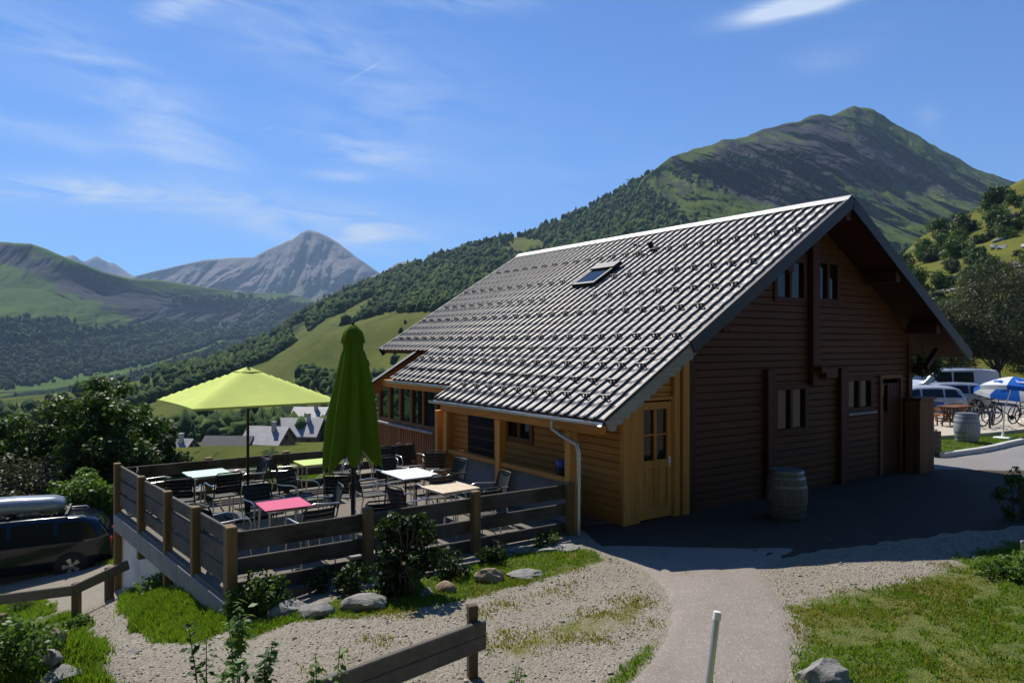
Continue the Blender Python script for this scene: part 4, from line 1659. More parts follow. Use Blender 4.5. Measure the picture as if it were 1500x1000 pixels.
# ---- tables
def table(s, l, w, dpt, mat, label, rz=0.0, legs='alu', h=.735):
    p = sl(s, l)
    t = thing("cafe_table", label, "table", p, ROT + rz, "cafe tables on the terrace")
    tp = MB()
    tp.prism([(-w / 2, -dpt / 2), (w / 2, -dpt / 2), (w / 2, dpt / 2), (-w / 2, dpt / 2)], h - .03, h, 'z')
    o = tp.build("table_top", mat, t, bevel=.012, seg=2)
    MB().box(-w / 2 + .06, w / 2 - .06, -dpt / 2 + .06, dpt / 2 - .06, h - .065, h - .032).build("apron", M['dark_metal'] if legs != 'alu' else M['alu'], t)
    for sx in (-1, 1):
        for sy in (-1, 1):
            x, y = sx * (w / 2 - .07), sy * (dpt / 2 - .07)
            MB().tube([(x * .96, y * .96, h - .05), (x * 1.05, y * 1.05, .0)], .017, 8).build("leg", M[legs], t)
    return t


table(-2.93, 2.95, .78, .98, M['white_top'], "white square topped cafe table with black legs, near the veranda posts", 0, 'dark_metal')
table(-2.97, 1.40, .74, .72, M['cream_top'], "pale wood topped cafe table close behind the front plank fence", .06)
table(-5.68, 1.75, .70, .76, M['pink_top'], "crimson topped cafe table near the corner of the fence", -.04)
table(-6.05, 5.15, .74, .72, M['mint_top'], "pale mint topped cafe table beneath the open lime parasol", .05)
table(-3.95, 5.25, .70, .70, M['lime_top'], "lime topped cafe table half hidden behind the folded green parasol", 0)


# ---- chairs
def make_chair():
    t = thing("bistro_chair", "black woven bistro armchair", "chair", (0, 0, 0), 0, "bistro armchairs on the terrace")
    s = MB()
    n = 6
    for i in range(n):
        y0, y1 = -.21 + .42 * i / n, -.21 + .42 * (i + .92) / n
        z = .445 - .014 * math.sin(math.pi * (i + .5) / n)
        s.box(-.215, .215, y0, y1, z - .014, z)
    s.build("seat", M['weave'], t, bevel=.004)
    b_ = MB()
    for i in range(5):
        z0, z1 = .52 + .066 * i, .52 + .066 * i + .061
        yo = .225 + (z0 - .45) * .26
        for j in range(6):
            x0, x1 = -.205 + .41 * j / 6, -.205 + .41 * (j + 1) / 6
            c0, c1 = .03 * (1 - (x0 / .21) ** 2), .03 * (1 - (x1 / .21) ** 2)
            vs = [(x0, yo + c0, z0), (x1, yo + c1, z0), (x1, yo + c1 + .016, z1), (x0, yo + c0 + .016, z1)]
            vs += [(x, y + .016, z) for x, y, z in vs]
            b_.add(vs, [(0, 1, 2, 3), (7, 6, 5, 4), (0, 4, 5, 1), (1, 5, 6, 2), (2, 6, 7, 3), (3, 7, 4, 0)], False)
    b_.build("backrest", M['weave'], t)
    fr = MB()
    fr.tube([(-.225, .22, .44), (-.225, -.20, .44), (-.2, -.225, .44), (.2, -.225, .44), (.225, -.20, .44), (.225, .22, .44)], .011, 8)
    fr.tube([(-.225, .23, .44), (-.225, .26, .60), (-.222, .33, .84), (-.19, .352, .885), (.19, .352, .885), (.222, .33, .84), (.225, .26, .60), (.225, .23, .44)], .0125, 8)
    fr.build("frame", M['dark_metal'], t)
    for sx in (-1, 1):
        x = sx * .255
        MB().tube([(x, -.20, .44), (x, -.255, .0)], .0105, 8).build("leg", M['alu'], t)
        MB().tube([(sx * .235, .22, .44), (x, .30, .0)], .0105, 8).build("leg", M['alu'], t)
        MB().tube([(x, -.205, .44), (x + sx * .012, -.24, .58), (x + sx * .012, -.20, .645), (x + sx * .012, -.10, .668), (x + sx * .008, .12, .655), (sx * .232, .275, .65)], .0125, 8).build("armrest", M['alu'], t)
    return t


chair0 = make_chair()
used = [0]


def chair(s, l, rz, label):
    o = chair0 if not used[0] else copy_tree(chair0)
    used[0] += 1
    o.location = sl(s, l, 0.0)
    o.rotation_euler = (0, 0, ROT + rz)
    o['label'] = label
    return o


# rz 0: the chair faces -y of the chalet frame (towards the front fence)
h = math.pi / 2
chair(-6.52, 1.62, -h + .2 + math.pi, "black bistro armchair between the crimson table and the tall outer fence")
chair(-5.05, 1.95, -h - .15, "black bistro armchair pulled out on the chalet side of the crimson table")
chair(-5.72, 2.55, .12, "black bistro armchair with its back to the open parasol pole, behind the crimson table")
chair(-5.55, .92, math.pi + .1, "black bistro armchair between the crimson table and the front plank fence")
chair(-6.62, 4.35, math.pi - .35, "black bistro armchair in front of the mint table, nearest the outer fence")
chair(-5.95, 4.38, math.pi + .08, "black bistro armchair in front of the mint table, next to the parasol pole")
chair(-5.30, 5.25, -h + .1, "black bistro armchair at the chalet side of the mint table")
chair(-6.85, 5.30, h - .1, "black bistro armchair squeezed between the mint table and the corner of the fences")
chair(-4.55, 5.15, -h - .55 + math.pi, "aluminium armed bistro chair standing alone by the valley fence, left of the lime table")
chair(-3.30, 5.30, -h + .15, "black bistro armchair at the chalet side of the lime table")
chair(-4.85, 3.55, .5, "black bistro armchair standing free in the middle of the terrace, beside the folded parasol")
chair(-4.25, 3.15, math.pi - .5, "black bistro armchair just behind the base of the folded parasol")
chair(-3.72, 2.95, h - .1, "black bistro armchair on the parasol side of the white table")
chair(-2.10, 3.05, -h + .12, "black bistro armchair tucked between the white table and the veranda")
chair(-2.85, 3.88, .1, "black bistro armchair behind the white table, back to the valley")
chair(-2.90, 2.14, math.pi, "black bistro armchair between the white table and the pale wood table")
chair(-3.72, 1.35, h + .15, "black bistro armchair on the parasol side of the pale wood table")
chair(-2.18, 1.45, -h - .1, "black bistro armchair between the pale wood table and the veranda rail")
chair(-2.90, .62, math.pi + .05, "black bistro armchair between the pale wood table and the front plank fence")
chair(-2.45, 5.20, -.3, "black bistro armchair by the valley fence, farther from the glazed veranda")
chair(-1.75, 5.35, -.1, "black bistro armchair by the valley fence, close under the glazed veranda")
chair(-1.55, 4.55, h * 1.7, "black bistro armchair near the last veranda post under the eave")
chair(-4.6, .75, math.pi - .2, "black bistro armchair against the inside of the front fence, below the folded parasol")


# ---- open parasol
def parasol_open(c, size, zedge, zapex, rz):
    t = thing("open_parasol", "open square lime parasol over the mint table", "parasol", c, rz, None)
    n = 12
    a = size / 2
    mb = MB()
    vs, fs = [], []
    # four panels, taut between the ribs
    def P(u, v):
        m_ = max(abs(u), abs(v))
        k_ = min(abs(u), abs(v)) / m_ if m_ > 1e-6 else 1
        z = zapex - (zapex - zedge) * (m_ ** 1.04) - .035 * math.sin(math.pi * m_) * (1 - k_)
        e = 1 - .03 * (1 - k_ ** 2) * m_
        return (u * a * e, v * a * e, z)
    N = 24
    for i in range(N + 1):
        for j in range(N + 1):
            vs.append(P(-1 + 2 * i / N, -1 + 2 * j / N))
    for i in range(N):
        for j in range(N):
            q = i * (N + 1) + j
            fs.append((q, q + N + 1, q + N + 2, q + 1))
    mb.add(vs, fs, True)
    # short valance
    ring = [P(-1 + 2 * i / N, -1) for i in range(N)] + [P(1, -1 + 2 * i / N) for i in range(N)] + [P(1 - 2 * i / N, 1) for i in range(N)] + [P(-1, 1 - 2 * i / N) for i in range(N)]
    m_ = len(ring)
    mb.add(ring + [(x * 1.0, y * 1.0, z - .035) for x, y, z in ring], [(i, i + m_, (i + 1) % m_ + m_, (i + 1) % m_) for i in range(m_)], True)
    can = mb.build("canopy", M['lime_cloth'], t)
    v = MB()
    w_ = .19
    top = zapex + .012
    v.add([(-w_, -w_, zapex - .078), (w_, -w_, zapex - .078), (w_, w_, zapex - .078), (-w_, w_, zapex - .078), (0, 0, top)], [(0, 1, 4), (1, 2, 4), (2, 3, 4), (3, 0, 4)], False)
    v.build("vent_flap", M['lime_cloth'], can)
    p = MB()
    p.tube([(0, 0, .04), (0, 0, zapex + .03)], .026, 12)
    p.build("pole", M['dark_metal'], t)
    MB().lathe([(.0, zapex + .05), (.022, zapex + .05), (.03, zapex + .085), (.012, zapex + .12), (.0, zapex + .13)], 10).build("finial", M['dark_metal'], t)
    for k in range(8):
        ang = math.pi / 4 * k
        r_ = a * (1.40 if k % 2 else .99)
        r_ = a * math.sqrt(2) * .985 if k % 2 else a * .96
        x, y = math.cos(ang) * r_, math.sin(ang) * r_
        MB().tube([(0, 0, zapex - .03), (x * .5, y * .5, (zapex + zedge) / 2 - .06), (x, y, zedge - .01)], .009, 6).build("rib", M['dark_metal'], t)
        MB().tube([(0, 0, zapex - .62), (x * .5, y * .5, (zapex + zedge) / 2 - .075)], .007, 6).build("strut", M['dark_metal'], t)
    b_ = MB()
    b_.box(-.33, .33, -.33, .33, .0, .045).lathe([(.045, .045), (.045, .34), (.03, .36)], 12)
    b_.build("base", M['dark_metal'], t, bevel=.01)
    return t


pc = sl(-5.52, 4.22, 0)
parasol_open(Vector((-4.80, 13.15, 0)), 2.52, 2.12, 2.72, R(37.9))


# ---- folded parasol
def parasol_folded(c, rz):
    t = thing("folded_parasol", "tall folded dark green parasol standing among the tables", "parasol", c, rz, None)
    z0, z1 = 1.36, 3.42
    n = 96
    prof = []
    for i in range(30):
        u = i / 29
        z = z0 + (z1 - z0) * u
        r = .40 * (1 - u) ** .72 + .055
        if u > .86:
            r = .155 - .09 * ((u - .86) / .14) ** 1.6
        elif u > .80:
            r = min(r, .15)
        prof.append((r, z))
    ph = [random.uniform(-.4, .4) for _ in range(8)]
    vs, fs = [], []
    for j, (r, z) in enumerate(prof):
        u = j / 29
        for k in range(n):
            a = 2 * math.pi * k / n
            fold = .5 + .5 * math.cos(8 * a + .7 * math.sin(3 * u + 2 * a))
            fold = fold ** .7
            dep = (.42 * (1 - u) ** .35) if u < .86 else .10
            rr = r * (1 - dep * (1 - fold)) * (1 + .07 * math.sin(2 * a + 4 * u) + .04 * math.sin(5 * a - 6 * u))
            zz = z
            if u < .3:
                zz = z - (.22 * fold - .14 + .07 * math.sin(a * 2 + 1)) * (1 - u / .3)
            vs.append((rr * math.cos(a), rr * math.sin(a), zz))
    for j in range(len(prof) - 1):
        for k in range(n):
            a, b_ = j * n + k, j * n + (k + 1) % n
            fs.append((a, b_, b_ + n, a + n))
    fs.append(tuple((len(prof) - 1) * n + k for k in range(n)))
    mb = MB()
    mb.add(vs, fs, True)
    can = mb.build("canopy", M['green_cloth'], t)
    MB().lathe([(.165, z1 - .27), (.172, z1 - .24), (.14, z1 - .10), (.07, z1 + .0), (.0, z1 + .03)], 32, wob=lambda t_, j: 1 + .07 * math.cos(8 * t_) * (j < 3)).build("vent_flap", M['green_cloth'], can)
    MB().tube([(0, 0, .05), (0, 0, z1 + .02)], .030, 12).build("pole", M['dark_metal'], t)
    MB().lathe([(.0, z1 + .02), (.02, z1 + .02), (.028, z1 + .05), (.0, z1 + .085)], 10).build("finial", M['dark_metal'], t)
    for k in range(8):
        a = math.pi / 4 * k + .2
        x, y = math.cos(a), math.sin(a)
        MB().tube([(x * .03, y * .03, z0 + .30), (x * .26, y * .26, z0 + .02), (x * .30, y * .30, z0 - .10)], .010, 6).build("rib_end", M['alu'], t)
    MB().tube([(0, 0, .95), (0, 0, 1.04)], .045, 12).tube([(.04, 0, 1.0), (.12, 0, 1.0)], .008).build("crank", M['dark_metal'], t)
    b_ = MB()
    for k in range(4):
        Mx = Matrix.Rotation(k * h + .3, 4, 'Z')
        b_.box(.06, .47, -.22, .22, .0, .055, Mx)
    b_.lathe([(.06, .055), (.06, .10), (.042, .11), (.042, .42), (.032, .43)], 12)
    b_.build("base", M['concrete'], t, bevel=.008)
    return t


fp = onz(517, 503, CAM_H) if False else Vector(((517 - 750) / F_PX * 11.0, 11.0, 0))
parasol_folded(fp, .3)

# blue pot on the veranda rail
t = thing("flower_pot", "small bright blue pot in a black holder on the veranda rail", "pot", sl(-1.29, .52, .892), ROT)
MB().lathe([(.07, 0), (.085, .02), (.095, .13), (.10, .14), (.09, .14), (.07, .04), (0, .04)], 20).build("holder", M['weave'], t)
MB().lathe([(.062, .05), (.075, .20), (.09, .25), (.082, .25), (.06, .09), (0, .09)], 20).build("pot", M['blue_pot'], t)


# ------------------------------------------------------------------ small fences and the leaning pole
def low_fence():
    t = thing("low_barrier", "low two post wooden barrier at the car park edge, ending at the white wall", "barrier", (0, 0, 0))
    A = [(3, 869, 12.9), (112, 857, 12.2), (160, 862, 12.7), (192, 868, 12.9)]
    P = []
    for px, py, dd in A:
        q = at(px, 503, dd)
        P.append(Vector((q.x, q.y, float(gz(q.x, q.y)))))
    for p in P[:3]:
        MB().box(p.x - .06, p.x + .06, p.y - .06, p.y + .06, p.z - .3, p.z + .56).build("post", M['oldpost'], t, bevel=.012)
    for a, b_ in ((P[0] + Vector((-1.6, .5, .05)), P[1]), (P[1], P[3])):
        a2, b2 = a.copy(), b_.copy()
        a2.z += .46
        b2.z += .46
        n = Vector((0, -.085, 0))
        MB().bar(a2 + n, b2 + n, .05, .17).build("rail", M['oldrail'], t, bevel=.012)


low_fence()
t = thing("rail_barrier", "weathered double plank barrier in the foreground, ending at a square post", "barrier", (0, 0, 0))
pe = Vector((onz(692, 992, 0).x, onz(692, 992, 0).y, 0))
pz_ = float(gz(pe.x, pe.y))
pa = at(385, 1010, 5.35)
MB().box(-.045, .045, -.045, .045, -.3, .68, Matrix.Translation((pe.x, pe.y, pz_)) @ Matrix.Rotation(.35, 4, 'Z')).build("post", M['oldpost'], t, bevel=.008)
dr = (pe - Vector((pa.x, pa.y, 0)))
dr.z = 0
nrm = Vector((dr.y, -dr.x, 0)).normalized()
e = pe + dr.normalized() * .09
zt = CAM_H + (503 - 907) / F_PX * pe.y
st = pa - dr.normalized() * 1.2
for k in range(2):
    MB().bar(Vector((st.x, st.y, pa.z - .075 - k * .137 - .02)) + nrm * .075, Vector((e.x, e.y, zt - .07 - k * .137)) + nrm * .075, .055, .134).build("plank", M['oldrail'], t, bevel=.008)
q = st + dr.normalized() * .5
MB().box(-.045, .045, -.045, .045, -.6, .5, Matrix.Translation((q.x, q.y, float(gz(q.x, q.y))))).build("post", M['oldpost'], t, bevel=.008)

t = thing("metal_pole", "slim leaning galvanised pole with a cap beside the asphalt path", "pole", (0, 0, 0))
p1, p0 = at(1051, 897, 5.2), at(1018, 1120, 5.0)
p0.z = min(p0.z, float(gz(p0.x, p0.y)))
MB().tube([p0, p1], .023, 14).build("tube", M['gutter'], t)
dv = (p1 - p0).normalized()
MB().tube([p1 - dv * .05, p1 + dv * .005, p1 + dv * .012], [.029, .029, .020], 14).build("cap", M['white'], t)


# ------------------------------------------------------------------ barrels
def barrel(loc, r, hgt, mat, label, name="barrel"):
    t = thing(name, label, "barrel", loc, random.random() * 3)
    n = 14
    prof = [(r * .80 * 0, .03), (r * .78, .03), (r * .80, 0)]
    for i in range(n + 1):
        u = i / n
        prof.append((r * (.80 + .20 * math.sin(math.pi * u)), hgt * u))
    prof += [(r * .74, hgt), (r * .73, hgt - .03), (0, hgt - .03)]
    MB().lathe(prof, 44, wob=lambda a, j: 1 + .004 * math.cos(22 * a)).build("staves", mat, t)
    for u, w_ in ((.02, .045), (.16, .04), (.33, .04), (.67, .04), (.84, .04), (.955, .045)):
        z0, z1 = hgt * u, hgt * u + w_
        rr = lambda z: r * (.80 + .20 * math.sin(math.pi * min(1, z / hgt))) * 1.006 + .002
        MB().lathe([(rr(z0) - .01, z0), (rr(z0), z0), (rr(z1), z1), (rr(z1) - .01, z1)], 40).build("hoop", M['gutter'] if 0 else M['hoop'], t)
    return t


M['hoop'] = plain("hoop_iron", (.20, .21, .23), .45, .7, .25, 6)
bp = onz(1157, 766, 0)
barrel((bp.x + .07, bp.y + .33, .012), .355, .87, M['barrel'], "oak barrel standing in the shade before the gable wall")
bp = onz(1425, 649, 0)
barrel((bp.x, bp.y + .3, float(gz(bp.x, bp.y))), .37, .93, M['barrel_grey'], "sunlit grey barrel on the grass strip beside the road kerb")

# rails behind the navy car and a thin post at the picture's edge
t = thing("rail_barrier", "low grey two rail barrier behind the navy car, by the white wall", "barrier", (0, 0, 0))
a, b_ = at(128, 503, 22.4), at(205, 503, 21.0)
for z in (.42, .85):
    p, q = a.copy(), b_.copy()
    p.z, q.z = float(gz(p.x, p.y)) + z, float(gz(q.x, q.y)) + z
    MB().bar(p, q, .05, .16).build("plank", M['oldrail'], t, bevel=.01)
for u in (.12, .62):
    p = a.lerp(b_, u)
    p.z = float(gz(p.x, p.y))
    MB().box(p.x - .05, p.x + .05, p.y + .03, p.y + .13, p.z - .3, p.z + .98).build("post", M['oldpost'], t, bevel=.01)
p = onground(1498, 838)
t = thing("metal_pole", "short grey post at the picture's edge, before the slender shrub", "pole", p)
MB().tube([(0, 0, -.2), (0, 0, .42)], .024, 12).build("tube", M['gutter'], t)
MB().lathe([(.027, .40), (.027, .425), (.018, .435), (0, .435)], 12).build("cap", M['concrete'], t)

# ------------------------------------------------------------------ plants
def leaves_np(P, Nrm, size, rg, aspect=.55, fold=.25):
    """one bent leaf (two triangles a side) per point"""
    n = len(P)
    d = rg.normal(size=(n, 3))
    d[:, 2] -= .25
    d = d - Nrm * (d * Nrm).sum(1, keepdims=True)
    d /= np.linalg.norm(d, axis=1, keepdims=True) + 1e-9
    s = np.cross(Nrm, d)
    sz = size * rg.uniform(.65, 1.3, n)
    a = P
    tip = P + d * sz[:, None]
    mid = P + d * (sz * .5)[:, None]
    l = mid + s * (sz * aspect * .5)[:, None] + Nrm * (sz * fold * .3)[:, None]
    r = mid - s * (sz * aspect * .5)[:, None] + Nrm * (sz * fold * .3)[:, None]
    V = np.stack([a, l, tip, r], 1).reshape(-1, 3)
    F = np.arange(n * 4).reshape(n, 4)
    return V, F


def crown_points(n, r, hgt, rg, clumps=40, base=.25, shape=0.0, clump_r=.32):
    """leaf points gathered in clumps through a crown that is r wide and hgt high"""
    C, CR = [], []
    while len(C) < clumps:
        p = rg.uniform(-1, 1, 3)
        q = np.linalg.norm(p)
        if q > 1 or q < .35: continue
        z = (p[2] + 1) / 2
        wdt = 1 - shape * z
        C.append([p[0] * r * wdt, p[1] * r * wdt, hgt * (base + (1 - base) * z)])
        C[-1] = [C[-1][0] * rg.uniform(.75, 1.2), C[-1][1] * rg.uniform(.75, 1.2), C[-1][2] * rg.uniform(.86, 1.06)]
        CR.append(r * clump_r * rg.uniform(.6, 1.25) * (1 - .35 * shape * z))
    C, CR = np.array(C), np.array(CR)
    w = CR ** 2
    idx = rg.choice(len(C), n, p=w / w.sum())
    u = rg.normal(size=(n, 3))
    u /= np.linalg.norm(u, axis=1, keepdims=True)
    rad = rg.uniform(.25, 1.08, n) ** .6
    P = C[idx] + u * (CR[idx] * rad)[:, None] * np.array([1, 1, .8])
    nr = u * .7 + rg.normal(size=(n, 3)) * .55 + np.array([0, 0, .45])
    nr /= np.linalg.norm(nr, axis=1, keepdims=True)
    return P, nr, C


def tree(name, label, cat, x, y, z, hgt, r, n, leaf, mat, seed, clumps=40, base=.2, shape=.25, trunk=.12, group=None, clump_r=.32, stems=1, aspect=.55):
    rg = np.random.default_rng(seed)
    t = thing(name, label, cat, (x, y, z), 0, group)
    P, nr, C = crown_points(n, r, hgt, rg, clumps, base, shape, clump_r)
    V, F = leaves_np(P, nr, leaf, rg, aspect)
    np_mesh("crown", V, F, mat, t)
    tk = MB()
    for s_ in range(stems):
        a = rg.random() * 6.28
        o = np.array([math.cos(a), math.sin(a)]) * (r * .18 if stems > 1 else 0)
        top = np.array([o[0] * 2.5, o[1] * 2.5, hgt * .8])
        pts = [Vector((o[0], o[1], -.3)), Vector((o[0] * 1.2 + rg.normal() * .03 * r, o[1] * 1.2, hgt * .25)), Vector((o[0] * 1.8 + rg.normal() * .05 * r, o[1] * 1.8, hgt * .5)), Vector(top)]
        tk.tube(pts, [trunk, trunk * .8, trunk * .5, trunk * .15], 8)
        for c in C[rg.permutation(len(C))[:max(5, clumps // (3 * stems))]]:
            u = float(np.clip(c[2] / hgt - .25, .12, .7))
            b0 = pts[0].lerp(pts[3], u) if stems == 1 else pts[1].lerp(pts[2], min(1, u * 1.4))
            m_ = b0.lerp(Vector(c), .55) + Vector((0, 0, .06 * r))
            tk.tube([b0, m_, Vector(c)], [trunk * .32, trunk * .2, trunk * .06], 5)
    tk.build("trunk", M['bark'], t)
    return t


def gxy(px, d):
    x = (px - 750) / F_PX * d
    return x, d, float(gz(x, d))


# trees and bushes below the terrace
def left_tree(px, d, ytop, r, n, leaf, mat, seed, label, cat="tree", name="broadleaf_tree", **kw):
    x, y, z = gxy(px, d)
    top = CAM_H + (503 - ytop) / F_PX * d
    return tree(name, label, cat, x, y, z, top - z, r, n, leaf, M[mat], seed, **kw)


left_tree(158, 25, 545, 2.3, 17000, .17, 'leaf_mid', 11, "tall bushy broadleaf tree behind the terrace corner, the highest of that clump", clumps=64, base=.12, clump_r=.24, shape=.45)
left_tree(75, 27, 574, 2.2, 14000, .17, 'leaf_dark', 12, "round dark broadleaf tree behind the roof box of the navy car", clumps=50, base=.1, clump_r=.25)
left_tree(5, 26, 578, 2.0, 12000, .17, 'leaf_mid', 13, "broadleaf tree cut by the edge of the picture, above the navy car's bonnet", clumps=46, base=.1, clump_r=.25)
left_tree(215, 28, 600, 1.5, 9000, .16, 'leaf_dark', 14, "dark leafy tree just behind the outer end of the terrace fence", clumps=40, base=.1, clump_r=.25)
left_tree(120, 21.8, 672, 1.15, 9000, .13, 'leaf_bright', 15, "sunlit bright green bush between the navy car and the terrace", "bush", "leafy_bush", clumps=40, base=.05, stems=3, trunk=.05, shape=.5)
left_tree(30, 22.5, 672, 1.5, 9000, .12, 'leaf_grey', 16, "grey green willow bush behind the navy car's roof box", "bush", "leafy_bush", clumps=40, base=.05, stems=3, trunk=.05, shape=.3)
left_tree(160, 24, 640, 1.8, 9000, .16, 'leaf_dark', 17, "low dark bush in the shade under the tall broadleaf tree", "bush", "leafy_bush", clumps=36, base=.0, stems=3, trunk=.05, shape=.2)
left_tree(205, 24.5, 690, 1.4, 7000, .15, 'leaf_dark', 18, "dark bush against the white terrace wall", "bush", "leafy_bush", clumps=30, base=.0, stems=3, trunk=.05, shape=.2)


# trees by the car park
def right_tree(px, d, ybase, ytop, r, n, leaf, mat, seed, label, **kw):
    x = (px - 750) / F_PX * d
    z = CAM_H + (503 - ybase) / F_PX * d
    top = CAM_H + (503 - ytop) / F_PX * d
    return tree(kw.pop('name', "willow_tree"), label, kw.pop('cat', "tree"), x, d, z, top - z, r, n, leaf, M[mat], seed, **kw)


right_tree(1462, 52, 560, 372, 4.0, 26000, .20, 'leaf_grey', 21, "tall grey green willow beyond the blue and white parasol", clumps=80, base=.08, shape=.3, trunk=.2, aspect=.3)
right_tree(1395, 54, 560, 430, 2.9, 17000, .19, 'leaf_grey', 22, "shorter grey green willow behind the pale van", clumps=60, base=.08, shape=.3, trunk=.16, aspect=.3)
right_tree(1345, 50, 562, 478, 1.9, 9000, .18, 'leaf_mid', 23, "green tree partly hidden behind the far corner of the chalet", clumps=40, base=.05, shape=.3, trunk=.12, name="broadleaf_tree")
right_tree(1525, 56, 560, 400, 3.5, 18000, .20, 'leaf_dark', 24, "dark tree at the picture's edge, right of the tall willow", clumps=60, base=.08, shape=.3, trunk=.2, name="broadleaf_tree")

# shrubs and boulders scattered over the rocky hillside
rg = np.random.default_rng(5)
P, px, py = scatter(FW, 900, lambda px, py, k, x, y, r: (k > .75) & (k < 3.05) & (px > 1310) & (px < 1560), 12)
sv = []
for i in range(4):
    q, nr, C = crown_points(1900, 1.0, 1.5, np.random.default_rng(50 + i), 18, .0, .15, .42)
    V_, F_ = leaves_np(q, nr, .15, np.random.default_rng(60 + i), .7)
    sv.append((V_, F_))
proto = []
order = rg.permutation(len(P))
cnt = 0
for i in order:
    if cnt >= 130: break
    nn = fbm(np.array([P[i][0] * .09]), np.array([P[i][1] * .07]), 4, 14)[0]
    if nn < -.12: continue
    if cnt < 4:
        o = np_mesh("hillside_shrub", sv[cnt][0], sv[cnt][1], M['leaf_mid' if cnt % 2 else 'leaf_dark'])
        tag(o, "dark green shrub on the rocky hillside above the car park", "shrub", "shrubs on the rocky hillside")
        proto.append(o)
    else:
        o = proto[cnt % 4].copy()
        col.objects.link(o)
    o.location = P[i] - np.array([0, 0, .3])
    s_ = rg.uniform(1.2, 2.9) * (P[i][1] / 150) ** .4
    o.scale = (s_, s_, s_ * rg.uniform(.8, 1.3))
    o.rotation_euler = (0, 0, rg.random() * 6.28)
    cnt += 1


def rock_mesh(name, seed, sub=3, flat=.6, ang=.35):
    bm = bmesh.new()
    bmesh.ops.create_icosphere(bm, subdivisions=sub, radius=1)
    rgr = np.random.default_rng(seed)
    planes = [(Vector(rgr.normal(size=3)).normalized(), rgr.uniform(.55, .9)) for _ in range(9)]
    for v in bm.verts:
        p = v.co.copy()
        for n_, d_ in planes:
            e_ = p.dot(n_) - d_
            if e_ > 0:
                p -= n_ * e_ * .97
        nn = float(fbm(np.array([p.x * 2.1 + seed]), np.array([p.y * 2.1 + p.z * 1.7]), 4, seed)[0])
        v.co = p * (1 + .16 * nn)
        v.co.z *= flat
    me = bpy.data.meshes.new(name)
    bm.to_mesh(me)
    bm.free()
    return me


rocks = [rock_mesh("boulder", 70 + i, 3, .7) for i in range(4)]
P, px, py = scatter(FW, 400, lambda px, py, k, x, y, r: (k > 1.0) & (k < 3.05) & (px > 1310) & (px < 1520), 19)
for i in range(60):
    me = rocks[i % 4]
    if not me.materials: me.materials.append(M['boulder'])
    o = obj("boulder", me, None, Vector(P[i]))
    s_ = rg.uniform(.5, 1.7)
    o.scale = (s_ * 1.2, s_, s_ * .8)
    o.rotation_euler = (rg.random() * .4, 0, rg.random() * 6.28)
    tag(o, "pale boulder lying on the rocky hillside above the car park", "boulder", "boulders on the rocky hillside")


# rocks along the front of the terrace and in the corner
def rock(px, py, w, hgt, mat, label, seed, flat=.6, dz=0.0, rz=None, d=None):
    p = onground(px, py) if d is None else at(px, py, d)
    me = rock_mesh("rock", seed, 4, 1.0)
    me.materials.append(M[mat])
    for pl in me.polygons: pl.use_smooth = True
    try: me.set_sharp_from_angle(angle=R(30))
    except Exception: pass
    o = obj("rock", me, None, (p.x, p.y, p.z + dz))
    k_ = p.y / F_PX
    o.scale = (w * k_ / 2 * 1.15, w * k_ / 2 * .8, hgt * k_ * .75)
    o.rotation_euler = (0, 0, seed * 1.3 if rz is None else rz)
    return tag(o, label, "rock")


rock(425, 900, 55, 30, 'rock', "smooth grey rock nearest the fence corner post", 3, rz=.3)
rock(458, 904, 52, 24, 'rock', "second grey rock from the fence corner post, half in shade", 4, rz=.2)
rock(533, 890, 64, 27, 'rock', "large pale angular rock below the leafy shrub", 5, rz=.3)
rock(624, 872, 26, 14, 'rock', "small pale rock just below the shrub's foot", 6)
rock(655, 866, 30, 18, 'rock_tan', "small tan rock between the shrub and the larger tan rock", 7)
rock(716, 852, 38, 25, 'rock_tan', "tan pointed rock in the grass strip below the front fence", 8, rz=.1)
rock(770, 842, 50, 9, 'rock', "flat pale stone in the grass strip below the front fence", 9, rz=.2)
rock(815, 806, 66, 7, 'rock', "long flat kerb like stone under the front fence's last bay", 10, rz=.5)
rock(762, 808, 54, 9, 'rock', "long flat stone under the front fence, by its third post", 15, rz=.5)
rock(55, 948, 66, 34, 'rock_tan', "tan and grey rock on the grassy bank in the corner", 11, rz=.2)
rock(68, 970, 40, 24, 'rock', "grey stone below the tan rock on the grassy bank", 12)
rock(85, 992, 60, 18, 'rock', "pale flat stone at the lower end of the grassy bank", 13)
rock(194, 958, 22, 7, 'rock', "small white stone lying in the gravel track", 14)
rock(1205, 1003, 84, 44, 'rock', "pale jagged rock at the bottom edge beside the asphalt path", 16, rz=.3)


# the leafy shrub and the undergrowth in front of the terrace fence
def shrub(px, py, r, hgt, n, leaf, mat, seed, label, clumps=26, name="leafy_shrub", **kw):
    p = onground(px, py)
    return tree(name, label, "shrub", p.x, p.y, p.z, hgt, r, n, leaf, M[mat], seed, clumps=clumps, base=kw.pop('base', .05), shape=kw.pop('shape', .35), trunk=kw.pop('trunk', .018), stems=kw.pop('stems', 5), aspect=kw.pop('aspect', .75), clump_r=kw.pop('clump_r', .34))


